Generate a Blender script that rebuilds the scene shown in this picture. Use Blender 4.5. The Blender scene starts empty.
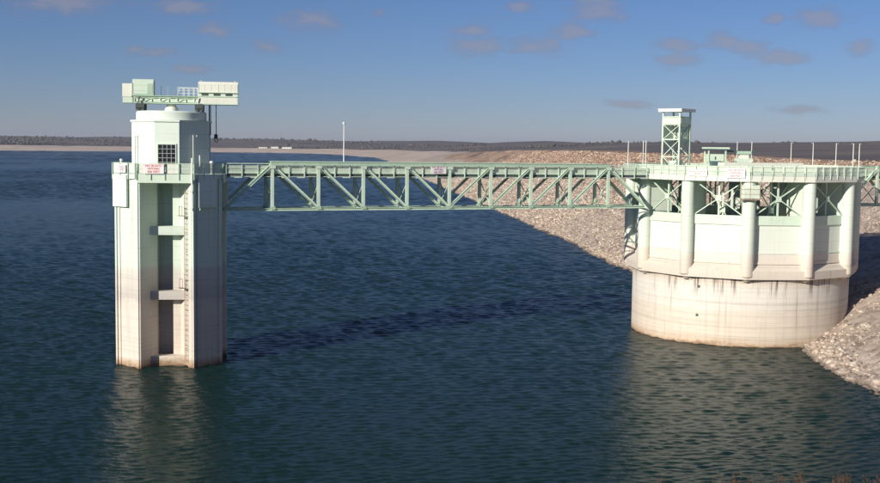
import bpy, bmesh, math, random
import numpy as np
from mathutils import Vector, Matrix, Quaternion
random.seed(7); rng = np.random.default_rng(7)
R_ = math.radians
scene = bpy.context.scene
COL = scene.collection

# ------------------------------------------------------------------ camera
cam_d = bpy.data.cameras.new('camera'); cam = bpy.data.objects.new('camera', cam_d); COL.objects.link(cam)
FPX, PITCH, ROLL, CAMZ = 1150.0, math.atan(93.5/1150.0), 0.0128, 24.0
cam_d.sensor_width = 36.0; cam_d.sensor_fit = 'HORIZONTAL'; cam_d.lens = 36.0*FPX/880.0
cam_d.clip_start = 0.5; cam_d.clip_end = 40000
_F = Vector((0, math.cos(PITCH), -math.sin(PITCH))); _R0 = Vector((1,0,0)); _U0 = Vector((0, math.sin(PITCH), math.cos(PITCH)))
_Rt = _R0*math.cos(ROLL)+_U0*math.sin(ROLL); _U = -_R0*math.sin(ROLL)+_U0*math.cos(ROLL)
cam.matrix_world = Matrix(((_Rt.x,_U.x,-_F.x,0),(_Rt.y,_U.y,-_F.y,0),(_Rt.z,_U.z,-_F.z,CAMZ),(0,0,0,1)))
scene.camera = cam

# ------------------------------------------------------------------ world, sun, exposure
SUN_AZ, SUN_EL = 49.0, 21.0       # light travels towards this bearing (degrees from +X to +Y)
def new(nt, t, **kw):
    n = nt.nodes.new(t)
    for k, v in kw.items(): setattr(n, k, v)
    return n
def link(nt, a, b): nt.links.new(a, b)
world = bpy.data.worlds.new('World'); scene.world = world; world.use_nodes = True
wt = world.node_tree; wt.nodes.clear()
sky = new(wt, 'ShaderNodeTexSky', sky_type='NISHITA', sun_disc=False)
sky.sun_elevation = R_(SUN_EL)
sky.sun_rotation = R_(90-(SUN_AZ+180))      # compass bearing of the sun itself, clockwise from +Y
sky.altitude = 900; sky.air_density = 1.0; sky.dust_density = 0.1; sky.ozone_density = 8.0
tc = new(wt, 'ShaderNodeTexCoord')
sep = new(wt, 'ShaderNodeSeparateXYZ'); link(wt, tc.outputs['Generated'], sep.inputs[0])
def wmath(op, a, b=None, clamp=False):
    n = new(wt, 'ShaderNodeMath', operation=op, use_clamp=clamp)
    for i, v in enumerate((a, b)):
        if v is None: continue
        if isinstance(v, (int, float)): n.inputs[i].default_value = v
        else: link(wt, v, n.inputs[i])
    return n.outputs[0]
# cloud layer seen in perspective: direction divided by height
zz = wmath('ADD', wmath('MAXIMUM', sep.outputs[2], 0.0), 0.035)
cmb = new(wt, 'ShaderNodeCombineXYZ')
link(wt, wmath('DIVIDE', sep.outputs[0], zz), cmb.inputs[0]); link(wt, wmath('DIVIDE', sep.outputs[1], zz), cmb.inputs[1])
cn = new(wt, 'ShaderNodeTexNoise'); cn.inputs['Scale'].default_value = 1.15; cn.inputs['Detail'].default_value = 5; cn.inputs['Roughness'].default_value = 0.55
link(wt, cmb.outputs[0], cn.inputs['Vector'])
cn2 = new(wt, 'ShaderNodeTexNoise'); cn2.inputs['Scale'].default_value = 42; cn2.inputs['Detail'].default_value = 7; cn2.inputs['Roughness'].default_value = 0.62; cn2.inputs['Distortion'].default_value = 0.35
mp2 = new(wt, 'ShaderNodeMapping'); mp2.inputs['Scale'].default_value = (1, 1, 2.6)
link(wt, tc.outputs['Generated'], mp2.inputs[0]); link(wt, mp2.outputs[0], cn2.inputs['Vector'])
# the individual small cumulus of this sky, by bearing (x/y) and height (z/y)
yp = wmath('MAXIMUM', sep.outputs[1], 0.05)
uv = new(wt, 'ShaderNodeCombineXYZ')
link(wt, wmath('DIVIDE', sep.outputs[0], yp), uv.inputs[0]); link(wt, wmath('DIVIDE', sep.outputs[2], yp), uv.inputs[1])
CL = [(70,2,75,11),(185,7,38,8),(212,30,22,7),(312,20,32,11),(268,47,22,6),(192,69,20,4.5),(150,52,26,5),(135,50,18,5),
      (478,46,32,10),(535,45,32,9),(572,32,22,9),(600,8,34,12),(522,7,16,6),(470,31,22,6),(676,44,24,8),(676,60,28,7),
      (722,40,20,8),(782,57,32,9),(752,48,22,8),(826,18,34,9),(776,17,12,6),(860,48,16,8),(345,92,0,0),(800,110,30,4),(627,104,26,4),(380,12,10,4)]
acc = None
for px, py, sx, sy in CL:
    if not sx: continue
    d = _F*FPX + _Rt*(px-440) - _U*(py-241.5)
    s1 = new(wt, 'ShaderNodeVectorMath', operation='SUBTRACT'); link(wt, uv.outputs[0], s1.inputs[0]); s1.inputs[1].default_value = (d.x/d.y, d.z/d.y, 0)
    s2 = new(wt, 'ShaderNodeVectorMath', operation='MULTIPLY'); link(wt, s1.outputs[0], s2.inputs[0]); s2.inputs[1].default_value = (FPX/(sx*1.55), FPX/(sy*1.9), 0)
    s3 = new(wt, 'ShaderNodeVectorMath', operation='LENGTH'); link(wt, s2.outputs[0], s3.inputs[0])
    v = wmath('SUBTRACT', 1.0, s3.outputs['Value'], clamp=True)
    acc = v if acc is None else wmath('MAXIMUM', acc, v)
cl1 = new(wt, 'ShaderNodeMapRange', interpolation_type='SMOOTHSTEP')
link(wt, wmath('ADD', wmath('MULTIPLY', acc, 0.60), cn2.outputs['Fac']), cl1.inputs[0])
cl1.inputs[1].default_value = 0.60; cl1.inputs[2].default_value = 1.06
cl2 = new(wt, 'ShaderNodeMapRange', interpolation_type='SMOOTHSTEP'); link(wt, cn.outputs['Fac'], cl2.inputs[0])
cl2.inputs[1].default_value = 0.60; cl2.inputs[2].default_value = 0.78; cl2.inputs[4].default_value = 0.35
cfac = wmath('MULTIPLY', wmath('MAXIMUM', cl1.outputs[0], cl2.outputs[0]), 0.55)
tint = new(wt, 'ShaderNodeMix', data_type='RGBA', blend_type='MULTIPLY'); tint.inputs[0].default_value = 1.0
link(wt, sky.outputs[0], tint.inputs[6]); tint.inputs[7].default_value = (1.13, 0.92, 0.96, 1)
cmix = new(wt, 'ShaderNodeMix', data_type='RGBA'); link(wt, cfac, cmix.inputs[0]); link(wt, tint.outputs[2], cmix.inputs[6])
ccol = new(wt, 'ShaderNodeMix', data_type='RGBA'); link(wt, wmath('MULTIPLY', wmath('SUBTRACT', cl1.outputs[0], 0.35), 1.6, clamp=True), ccol.inputs[0])
ccol.inputs[6].default_value = (3.0, 2.9, 3.9, 1); ccol.inputs[7].default_value = (4.1, 3.8, 4.4, 1); link(wt, ccol.outputs[2], cmix.inputs[7])
bg = new(wt, 'ShaderNodeBackground'); bg.inputs['Strength'].default_value = 0.063
link(wt, cmix.outputs[2], bg.inputs['Color'])
wo = new(wt, 'ShaderNodeOutputWorld'); link(wt, bg.outputs[0], wo.inputs['Surface'])

sun_d = bpy.data.lights.new('sun', 'SUN'); sun_d.energy = 5.0; sun_d.angle = R_(0.53); sun_d.color = (1.0, 0.93, 0.82)
sun = bpy.data.objects.new('sun', sun_d); COL.objects.link(sun)
_L = Vector((math.cos(R_(SUN_AZ))*math.cos(R_(SUN_EL)), math.sin(R_(SUN_AZ))*math.cos(R_(SUN_EL)), -math.sin(R_(SUN_EL))))
sun.rotation_euler = _L.to_track_quat('-Z', 'Y').to_euler(); sun.location = (-60, -40, 80)
vs = scene.view_settings; vs.view_transform = 'Standard'; vs.look = 'None'; vs.exposure = 0.25; vs.gamma = 1.0; vs.use_curve_mapping = False
scene.render.engine = 'CYCLES'

# ------------------------------------------------------------------ material helpers
class NT:
    def __init__(s, name):
        s.m = bpy.data.materials.new(name); s.m.use_nodes = True; s.t = s.m.node_tree
        s.b = s.t.nodes['Principled BSDF']; s.out = s.t.nodes['Material Output']
    def n(s, t, **kw): return new(s.t, t, **kw)
    def l(s, a, b): s.t.links.new(a, b)
    def pos(s): 
        g = s.n('ShaderNodeNewGeometry'); return g.outputs['Position']
    def obj(s): return s.n('ShaderNodeTexCoord').outputs['Object']
    def map(s, vec, scale=(1,1,1), rot=(0,0,0)):
        m = s.n('ShaderNodeMapping'); m.inputs['Scale'].default_value = scale; m.inputs['Rotation'].default_value = rot; s.l(vec, m.inputs[0]); return m.outputs[0]
    def noise(s, vec, scale, detail=4, rough=0.55, dist=0):
        n = s.n('ShaderNodeTexNoise'); n.inputs['Scale'].default_value = scale; n.inputs['Detail'].default_value = detail
        n.inputs['Roughness'].default_value = rough; n.inputs['Distortion'].default_value = dist; s.l(vec, n.inputs['Vector']); return n.outputs['Fac']
    def vor(s, vec, scale, feature='F1', out='Distance'):
        n = s.n('ShaderNodeTexVoronoi', feature=feature); n.inputs['Scale'].default_value = scale; s.l(vec, n.inputs['Vector']); return n.outputs[out]
    def math(s, op, a, b=None, c=None, clamp=False):
        n = s.n('ShaderNodeMath', operation=op, use_clamp=clamp)
        for i, v in enumerate((a, b, c)):
            if v is None: continue
            if isinstance(v, (int, float)): n.inputs[i].default_value = v
            else: s.l(v, n.inputs[i])
        return n.outputs[0]
    def ramp(s, fac, stops, interp='LINEAR'):
        r = s.n('ShaderNodeValToRGB'); s.l(fac, r.inputs[0]); cr = r.color_ramp; cr.interpolation = interp
        while len(cr.elements) < len(stops): cr.elements.new(0.5)
        for e, (p, c) in zip(cr.elements, stops):
            e.position = p; e.color = (*c, 1) if len(c) == 3 else c
        return r.outputs[0]
    def mr(s, v, a, b, c=0.0, d=1.0, smooth=True):
        n = s.n('ShaderNodeMapRange', interpolation_type='SMOOTHSTEP' if smooth else 'LINEAR'); s.l(v, n.inputs[0])
        for i, q in enumerate((a, b, c, d)): n.inputs[i+1].default_value = q
        return n.outputs[0]
    def mix(s, fac, a, b, blend='MIX'):
        n = s.n('ShaderNodeMix', data_type='RGBA', blend_type=blend)
        for sock, v in ((0, fac), (6, a), (7, b)):
            if isinstance(v, (int, float)): n.inputs[sock].default_value = v
            elif isinstance(v, tuple): n.inputs[sock].default_value = (*v, 1) if len(v) == 3 else v
            else: s.l(v, n.inputs[sock])
        return n.outputs[2]
    def bump(s, h, strength=0.3, dist=0.02, normal=None):
        b = s.n('ShaderNodeBump'); b.inputs['Strength'].default_value = strength; b.inputs['Distance'].default_value = dist; s.l(h, b.inputs['Height'])
        if normal is not None: s.l(normal, b.inputs['Normal'])
        s.l(b.outputs[0], s.b.inputs['Normal']); return b.outputs[0]
    def col(s, c):
        if isinstance(c, tuple): s.b.inputs['Base Color'].default_value = (*c, 1)
        else: s.l(c, s.b.inputs['Base Color'])
    def set(s, **kw):
        for k, v in kw.items(): s.b.inputs[k.replace('_', ' ')].default_value = v
MAT = {}
def sepz(k, vec, i=2):
    q = k.n('ShaderNodeSeparateXYZ'); k.l(vec, q.inputs[0]); return q.outputs[i]

def paint(name, c, dirt=0.25, rough=0.5, rust=0.12, metallic=0.0):
    k = NT(name); p = k.pos()
    n1 = k.noise(p, 0.6, 5, 0.6); n2 = k.noise(k.map(p, (3, 3, 0.35)), 1.2, 4, 0.6); n3 = k.noise(p, 5.0, 5, 0.65)
    dk = tuple(x*0.62 for x in c)
    a = k.mix(k.mr(n1, 0.35, 0.75, 0.0, dirt), c, dk)
    a = k.mix(k.mr(n2, 0.52, 0.8, 0.0, dirt), a, (0.16, 0.13, 0.09))
    a = k.mix(k.mr(n3, 0.66, 0.78, 0.0, rust*3), a, (0.17, 0.09, 0.045))
    k.col(a); k.set(Roughness=rough, Metallic=metallic); k.bump(n3, 0.15, 0.01); MAT[name] = k.m; return k.m
paint('mint_steel', (0.38, 0.53, 0.40), 0.30, rust=0.16)
paint('mint_steel_light', (0.55, 0.68, 0.54), 0.28, rust=0.18)
paint('mint_sheet', (0.58, 0.69, 0.56), 0.2, 0.55)
paint('cream_sheet', (0.70, 0.72, 0.62), 0.2, 0.55)
paint('white_steel', (0.74, 0.76, 0.70), 0.25)
paint('dark_steel', (0.055, 0.075, 0.065), 0.3, 0.6)
paint('grey_steel', (0.42, 0.46, 0.44), 0.3, 0.45)
paint('blue_grey_steel', (0.07, 0.12, 0.13), 0.25, 0.5)
paint('wood_rust', (0.30, 0.20, 0.14), 0.4, 0.8)
k = NT('sign_white'); k.col((0.78, 0.76, 0.74)); k.set(Roughness=0.45); MAT['sign_white'] = k.m
k = NT('sign_red'); k.col((0.55, 0.05, 0.05)); k.set(Roughness=0.5); MAT['sign_red'] = k.m
k = NT('sign_purple'); k.col((0.25, 0.07, 0.16)); k.set(Roughness=0.5); MAT['sign_purple'] = k.m
k = NT('window_glass'); k.col((0.012, 0.016, 0.02)); k.set(Roughness=0.08); MAT['window_glass'] = k.m
k = NT('lamp_glass'); k.col((0.75, 0.75, 0.72)); k.set(Roughness=0.2); MAT['lamp_glass'] = k.m
# expanded metal mesh: real fine holes
k = NT('mesh_sheet'); k.col((0.62, 0.70, 0.58)); k.set(Roughness=0.55)
p = k.pos(); q = k.n('ShaderNodeSeparateXYZ'); k.l(p, q.inputs[0])
sx = k.math('ADD', k.math('MULTIPLY', q.outputs[0], 1.0), k.math('MULTIPLY', q.outputs[1], 0.7))
fa = k.math('FRACT', k.math('MULTIPLY', k.math('ADD', sx, q.outputs[2]), 16.0)); fb = k.math('FRACT', k.math('MULTIPLY', k.math('SUBTRACT', sx, q.outputs[2]), 16.0))
hole = k.math('MULTIPLY', k.math('GREATER_THAN', fa, 0.30), k.math('GREATER_THAN', fb, 0.30))
k.l(k.math('SUBTRACT', 1.0, hole), k.b.inputs['Alpha']); MAT['mesh_sheet'] = k.m

def concrete(name, ramp_stops, grid=False, zmax=24.0, top_streak=0.35):
    """painted concrete with old waterline bands at fixed heights above the lake"""
    k = NT(name); p = k.pos(); z = sepz(k, p)
    big = k.noise(k.map(p, (0.25, 0.25, 1.0)), 0.8, 4, 0.6)
    peel = k.noise(p, 2.2, 6, 0.75)
    zj = k.math('ADD', z, k.math('ADD', k.math('MULTIPLY', k.math('SUBTRACT', big, 0.5), 1.3), k.math('MULTIPLY', k.math('SUBTRACT', peel, 0.5), 1.5)))
    base = k.ramp(k.math('DIVIDE', zj, zmax), [(a/zmax, c) for a, c in ramp_stops])
    st = k.noise(k.map(p, (1.6, 1.6, 0.07)), 1.0, 5, 0.62)          # vertical run-off streaks
    base = k.mix(k.mr(st, 0.5, 0.78, 0.0, top_streak), base, (0.27, 0.23, 0.17))
    hb = k.noise(k.map(p, (0.03, 0.03, 2.6)), 1.0, 4, 0.7)          # level rings left by the water
    low = k.mr(z, 11.2, 10.0)
    base = k.mix(k.math('MULTIPLY', k.mr(hb, 0.5, 0.75, 0.0, 0.45), low), base, (0.30, 0.25, 0.19))
    lift = k.math('ABSOLUTE', k.math('SUBTRACT', k.math('FRACT', k.math('DIVIDE', z, 1.524)), 0.5))      # pour joints
    base = k.mix(k.math('MULTIPLY', k.mr(lift, 0.018, 0.006, 0.0, 0.5), k.mr(big, 0.35, 0.6)), base, (0.20, 0.17, 0.13))
    base = k.mix(k.math('MULTIPLY', k.mr(k.noise(k.map(p, (2.2, 2.2, 0.05)), 1.3, 3, 0.75), 0.62, 0.72, 0.0, 0.55), k.mr(z, 19.0, 11.5)), base, (0.30, 0.17, 0.09))
    sp = k.noise(p, 3.5, 6, 0.7)
    base = k.mix(k.mr(sp, 0.6, 0.8, 0.0, 0.35), base, (0.25, 0.2, 0.15))
    h = sp
    if grid:
        q = k.n('ShaderNodeSeparateXYZ'); k.l(k.obj(), q.inputs[0])
        ang = k.math('MULTIPLY', k.math('ARCTAN2', q.outputs[1], q.outputs[0]), 14.07)
        cb = k.n('ShaderNodeCombineXYZ'); k.l(ang, cb.inputs[0]); k.l(q.outputs[2], cb.inputs[1])
        br = k.n('ShaderNodeTexBrick', offset=0.0); k.l(cb.outputs[0], br.inputs['Vector'])
        br.inputs['Scale'].default_value = 1.0; br.inputs['Brick Width'].default_value = 1.22; br.inputs['Row Height'].default_value = 0.61
        br.inputs['Mortar Size'].default_value = 0.022; br.inputs['Mortar Smooth'].default_value = 0.4
        br.inputs['Color1'].default_value = (1,1,1,1); br.inputs['Color2'].default_value = (0.9,0.9,0.9,1); br.inputs['Mortar'].default_value = (0.62,0.58,0.52,1)
        base = k.mix(0.4, base, br.outputs['Color'], 'MULTIPLY')
        # leak stains below the ledge
        ls = k.noise(k.map(cb.outputs[0], (1.3, 0.05, 1)), 1.0, 3, 0.7)
        base = k.mix(k.math('MULTIPLY', k.mr(ls, 0.54, 0.62, 0.0, 0.95), k.mr(z, 5.5, 8.3)), base, (0.12, 0.09, 0.07))
        h = k.math('ADD', sp, k.math('MULTIPLY', br.outputs['Fac'], -0.8))
    k.col(base); k.set(Roughness=0.75); k.bump(h, 0.35, 0.03); MAT[name] = k.m
concrete('tower_concrete', [(0.0, (0.22,0.13,0.07)), (0.5, (0.50,0.37,0.26)), (0.95, (0.63,0.56,0.48)), (4.5, (0.61,0.55,0.48)), (7.0, (0.60,0.55,0.48)),
    (7.4, (0.46,0.43,0.39)), (9.0, (0.54,0.51,0.46)), (10.4, (0.55,0.54,0.49)), (11.0, (0.57,0.65,0.56)), (22.0, (0.60,0.70,0.60))])
concrete('drum_concrete', [(0.0, (0.64,0.72,0.64)), (24.0, (0.64,0.72,0.64))], top_streak=0.12)
concrete('gate_paint', [(0.0, (0.6,0.5,0.4)), (8.5, (0.58,0.52,0.44)), (9.6, (0.62,0.56,0.48)), (11.4, (0.64,0.60,0.53)), (11.6, (0.66,0.70,0.62)), (22.0, (0.66,0.74,0.64))], top_streak=0.18)
concrete('pier_paint', [(0.0, (0.6,0.5,0.4)), (8.5, (0.60,0.52,0.43)), (11.2, (0.64,0.59,0.51)), (11.6, (0.62,0.66,0.57)), (22.0, (0.60,0.70,0.60))], top_streak=0.25)
concrete('spillway_concrete', [(0.0, (0.30,0.19,0.11)), (0.35, (0.55,0.42,0.30)), (1.2, (0.64,0.56,0.46)), (4.2, (0.64,0.57,0.48)), (4.6, (0.66,0.62,0.55)), (7.0, (0.66,0.63,0.57)), (8.4, (0.56,0.48,0.40)), (8.9, (0.4,0.33,0.26))], grid=True)

# ------------------------------------------------------------------ mesh helpers
def mesh_from(name, verts, faces, mat, smooth=None):
    me = bpy.data.meshes.new(name); me.from_pydata([tuple(v) for v in verts], [], faces); me.update()
    bm = bmesh.new(); bm.from_mesh(me); bmesh.ops.recalc_face_normals(bm, faces=bm.faces); bm.to_mesh(me); bm.free()
    me.materials.append(MAT[mat] if isinstance(mat, str) else mat)
    if smooth is not None:
        me.polygons.foreach_set('use_smooth', [True]*len(me.polygons)); me.set_sharp_from_angle(angle=R_(smooth))
    return me
def link_obj(name, me, parent=None, loc=(0,0,0), rot=None):
    o = bpy.data.objects.new(name, me); COL.objects.link(o); o.parent = parent; o.location = loc
    if rot is not None:
        o.rotation_mode = 'QUATERNION'; o.rotation_quaternion = rot
    return o
def thing(name, label, cat, loc=(0,0,0), rotz=0.0, group=None):
    o = bpy.data.objects.new(name, None); COL.objects.link(o); o.location = loc; o.rotation_euler = (0,0,rotz)
    o['label'] = label; o['category'] = cat
    if group: o['group'] = group
    return o
def tag(o, label, cat, group=None):
    o['label'] = label; o['category'] = cat
    if group: o['group'] = group
    return o
_cache = {}
def section_pts(w, h, kind):
    a, b = w/2, h/2
    if kind == 'box':
        return [(-a,-b),(a,-b),(a,b),(-a,b)]
    if kind == 'I':
        t = min(w,h)*0.16
        return [(-a,-b),(a,-b),(a,-b+t),(t/2,-b+t),(t/2,b-t),(a,b-t),(a,b),(-a,b),(-a,b-t),(-t/2,b-t),(-t/2,-b+t),(-a,-b+t)]
    if kind == 'L':
        t = min(w,h)*0.22
        return [(-a,-b),(a,-b),(a,-b+t),(-a+t,-b+t),(-a+t,b),(-a,b)]
    n = 12
    return [(a*math.cos(2*math.pi*i/n), b*math.sin(2*math.pi*i/n)) for i in range(n)]
def extrude_profile(pts, L):
    n = len(pts)
    v = [(x, y, 0) for x, y in pts] + [(x, y, L) for x, y in pts]
    f = [tuple(range(n))[::-1], tuple(range(n, 2*n))] + [(i, (i+1)%n, n+(i+1)%n, n+i) for i in range(n)]
    return v, f
def beam(name, p0, p1, w, h, mat, parent=None, kind='box', up=(0,0,1)):
    """one straight member from p0 to p1, w across, h along 'up'"""
    p0, p1 = Vector(p0), Vector(p1); d = p1-p0; L = d.length
    key = ('beam', round(L,3), w, h, kind, mat, name)
    if key not in _cache:
        v, f = extrude_profile(section_pts(w, h, kind), L)
        _cache[key] = mesh_from(name, v, f, mat, 35 if kind == 'tube' else None)
    z = d.normalized(); up = Vector(up)
    if abs(z.dot(up)) > 0.98: up = Vector((0,1,0))
    x = up.cross(z).normalized(); y = z.cross(x)
    q = Matrix((x, y, z)).transposed().to_quaternion()
    return link_obj(name, _cache[key], parent, p0, q)
def box(name, lo, hi, mat, parent=None, bev=0.0):
    v = [(x,y,z) for x in (lo[0],hi[0]) for y in (lo[1],hi[1]) for z in (lo[2],hi[2])]
    f = [(0,1,3,2),(4,6,7,5),(0,4,5,1),(2,3,7,6),(0,2,6,4),(1,5,7,3)]
    me = mesh_from(name, v, f, mat)
    if bev:
        bm = bmesh.new(); bm.from_mesh(me); bmesh.ops.bevel(bm, geom=bm.edges[:], offset=bev, segments=1, affect='EDGES'); bm.to_mesh(me); bm.free()
    return link_obj(name, me, parent)
def prism_geo(poly, z0, z1):
    n = len(poly); v = [(x,y,z0) for x,y in poly]+[(x,y,z1) for x,y in poly]
    f = [tuple(range(n))[::-1], tuple(range(n,2*n))]+[(i,(i+1)%n,n+(i+1)%n,n+i) for i in range(n)]
    return v, f
def prism(name, poly, z0, z1, mat, parent=None, smooth=None):
    v, f = prism_geo(poly, z0, z1); return link_obj(name, mesh_from(name, v, f, mat, smooth), parent)
def lathe(name, prof, n, mat, parent=None, smooth=30, phase=0.0, closed=False, loc=(0,0,0)):
    v = []; f = []; m = len(prof)
    for i in range(n):
        a = phase+2*math.pi*i/n
        for r, z in prof: v.append((r*math.cos(a), r*math.sin(a), z))
    for i in range(n):
        j = (i+1)%n
        for q in range(m if closed else m-1):
            q2 = (q+1)%m
            f.append((i*m+q, j*m+q, j*m+q2, i*m+q2))
    if not closed:
        if prof[0][0] > 1e-6: f.append(tuple(i*m for i in range(n))[::-1])
        if prof[-1][0] > 1e-6: f.append(tuple(i*m+m-1 for i in range(n)))
    return link_obj(name, mesh_from(name, v, f, mat, smooth), parent, loc)
def multi(name, geos, mat, parent=None, smooth=None):
    V = []; F_ = []
    for v, f in geos:
        o = len(V); V += list(v); F_ += [tuple(i+o for i in q) for q in f]
    return link_obj(name, mesh_from(name, V, F_, mat, smooth), parent)
def box_geo(lo, hi):
    v = [(x,y,z) for x in (lo[0],hi[0]) for y in (lo[1],hi[1]) for z in (lo[2],hi[2])]
    return v, [(0,1,3,2),(4,6,7,5),(0,4,5,1),(2,3,7,6),(0,2,6,4),(1,5,7,3)]
def beam_geo(p0, p1, w, h, up=(0,0,1)):
    p0, p1 = Vector(p0), Vector(p1); d = p1-p0; z = d.normalized(); up = Vector(up)
    if abs(z.dot(up)) > 0.98: up = Vector((0,1,0))
    x = up.cross(z).normalized(); y = z.cross(x)
    v, f = extrude_profile(section_pts(w, h, 'box'), d.length)
    return [p0+x*a+y*b+z*c for a,b,c in v], f
def text_mesh(s, size, mat):
    cu = bpy.data.curves.new('lettering', 'FONT'); cu.body = s; cu.size = size; cu.align_x = 'CENTER'; cu.align_y = 'CENTER'; cu.extrude = 0.004; cu.space_line = 0.95; cu.offset = 0.005*size/0.3
    o = bpy.data.objects.new('lettering', cu); COL.objects.link(o)
    dg = bpy.context.evaluated_depsgraph_get(); me = bpy.data.meshes.new_from_object(o.evaluated_get(dg)); bpy.data.objects.remove(o); bpy.data.curves.remove(cu)
    me.name = 'lettering'; me.materials.clear(); me.materials.append(MAT[mat]); return me
def sign(label, centre, normal_ang, w, h, text, mat, size):
    """flat board hung on a railing; normal_ang = bearing of its face"""
    t = thing('warning_sign', label, 'sign', centre, normal_ang+math.pi/2, 'warning signs on the railings')
    b = box('board', (-w/2,-0.02,-h/2), (w/2,0.02,h/2), 'sign_white', t)
    me = text_mesh(text, size, mat); o = link_obj('lettering', me, t, (0,-0.026,0)); o.rotation_euler = (math.pi/2,0,0)
    for sx in (-1,1):
        box('bolt', (sx*(w/2-0.08)-0.025,-0.045,h/2-0.1), (sx*(w/2-0.08)+0.025,-0.0205,h/2-0.05), 'dark_steel', t)
    return t
def ladder(parent, base, top_z, across, out, mat, name='ladder', w=0.5, step=0.6):
    """vertical ladder: across = unit vector along rungs"""
    a = Vector(across); b = Vector(base)
    g = []
    for s in (-1,1): g.append(beam_geo(b+a*(s*w/2), Vector((b.x,b.y,top_z))+a*(s*w/2), 0.07, 0.07))
    z = b.z+0.3
    while z < top_z-0.1:
        g.append(beam_geo(b+a*(-w/2)+Vector((0,0,z-b.z)), b+a*(w/2)+Vector((0,0,z-b.z)), 0.05, 0.05)); z += step
    return multi(name, g, mat, parent)

# ------------------------------------------------------------------ ground materials
def land_mat(name, rock):
    k = NT(name); p = k.pos()
    def attr(a):
        n = k.n('ShaderNodeAttribute', attribute_name=a); return n.outputs['Fac']
    v1 = k.n('ShaderNodeTexVoronoi'); v1.inputs['Scale'].default_value = 1.1; k.l(p, v1.inputs['Vector'])
    stone = k.ramp(k.math('FRACT', k.math('MULTIPLY', sepz(k, v1.outputs['Color'], 0), 1.0)), [(0.0,(0.17,0.125,0.095)),(0.3,(0.36,0.28,0.21)),(0.7,(0.47,0.375,0.29)),(1.0,(0.60,0.50,0.40))])
    v2 = k.n('ShaderNodeTexVoronoi'); v2.inputs['Scale'].default_value = 0.33; k.l(p, v2.inputs['Vector'])
    stone = k.mix(0.35, stone, k.ramp(sepz(k, v2.outputs['Color'], 1), [(0.0,(0.27,0.20,0.165)),(1.0,(0.56,0.48,0.42))]))
    n1 = k.noise(p, 0.035, 5, 0.6); n2 = k.noise(p, 0.18, 5, 0.6); n3 = k.noise(p, 0.0045, 5, 0.62)
    stone = k.mix(k.mr(n1, 0.4, 0.7, 0.0, 0.35), stone, (0.30, 0.25, 0.235))
    red = k.ramp(k.noise(p, 0.09, 6, 0.7), [(0.3,(0.21,0.13,0.085)),(0.5,(0.40,0.27,0.185)),(0.72,(0.54,0.40,0.30))])
    red = k.mix(k.mr(k.noise(p, 0.013, 5, 0.65), 0.42, 0.66, 0.0, 0.75), red, (0.19, 0.125, 0.09))
    red = k.mix(k.mr(k.noise(k.map(p, (1,0.12,1), (0,0,R_(-25))), 0.05, 4, 0.65), 0.52, 0.62, 0.0, 0.8), red, (0.115,0.085,0.07))
    red = k.mix(0.8, red, k.ramp(sepz(k, v2.outputs['Color'], 0), [(0.0,(0.55,0.50,0.46)),(0.5,(1.0,1.0,1.0)),(1.0,(1.45,1.5,1.55))]), 'MULTIPLY')
    sand = k.ramp(k.noise(k.map(p, (0.35,1,16)), 0.02, 6, 0.7), [(0.3,(0.40,0.29,0.21)),(0.5,(0.56,0.44,0.34)),(0.7,(0.68,0.58,0.47))])
    brush = k.ramp(k.noise(k.map(p, (0.35,1,4)), 0.006, 7, 0.72), [(0.34,(0.055,0.046,0.042)),(0.5,(0.105,0.082,0.068)),(0.60,(0.17,0.125,0.095)),(0.72,(0.27,0.205,0.155))])
    c = k.mix(k.mr(k.math('ADD', attr('red'), k.math('MULTIPLY', k.math('SUBTRACT', n2, 0.5), 0.5)), 0.35, 0.65), stone, red)
    c = k.mix(k.mr(k.noise(p, 2.6, 6, 0.75), 0.52, 0.68, 0.0, 0.55), c, (0.16, 0.115, 0.08))
    c = k.mix(attr('sand'), c, sand)
    c = k.mix(k.mr(k.math('ADD', attr('brush'), k.math('MULTIPLY', k.math('SUBTRACT', n3, 0.5), 1.4)), 0.35, 0.65), c, brush)
    wet = k.mr(sepz(k, p), 0.35, 0.0)
    c = k.mix(k.math('MULTIPLY', wet, 0.65), c, (0.10, 0.075, 0.055))
    k.col(c); k.set(Roughness=0.9)
    h = k.math('SUBTRACT', 1.0, v1.outputs['Distance'])
    k.bump(k.math('ADD', h, k.math('MULTIPLY', k.noise(p, 4.0, 5, 0.7), 1.2)), 0.6, 0.10); MAT[name] = k.m
land_mat('land', True)

def set_attr(me, name, vals):
    a = me.attributes.new(name, 'FLOAT', 'POINT'); a.data.foreach_set('value', np.asarray(vals, dtype=np.float32))
def vnoise(x, y, s, seed=0):
    """smooth value noise on arrays"""
    x = np.asarray(x)/s; y = np.asarray(y)/s
    xi = np.floor(x).astype(int); yi = np.floor(y).astype(int); fx = x-xi; fy = y-yi
    fx = fx*fx*(3-2*fx); fy = fy*fy*(3-2*fy)
    def hsh(a, b):
        n = (a*374761393 + b*668265263 + seed*974711) & 0x7fffffff
        n = ((n ^ (n >> 13))*1274126177) & 0x7fffffff
        return ((n ^ (n >> 16)) & 0xffff)/65535.0
    return (hsh(xi,yi)*(1-fx)+hsh(xi+1,yi)*fx)*(1-fy)+(hsh(xi,yi+1)*(1-fx)+hsh(xi+1,yi+1)*fx)*fy
def fbm(x, y, s, seed=0, o=4):
    t = 0; a = 1; w = 0
    for i in range(o):
        t = t+a*(vnoise(x, y, s/(2**i), seed+i)-0.5); w += a; a *= 0.5
    return t/w*2
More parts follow.
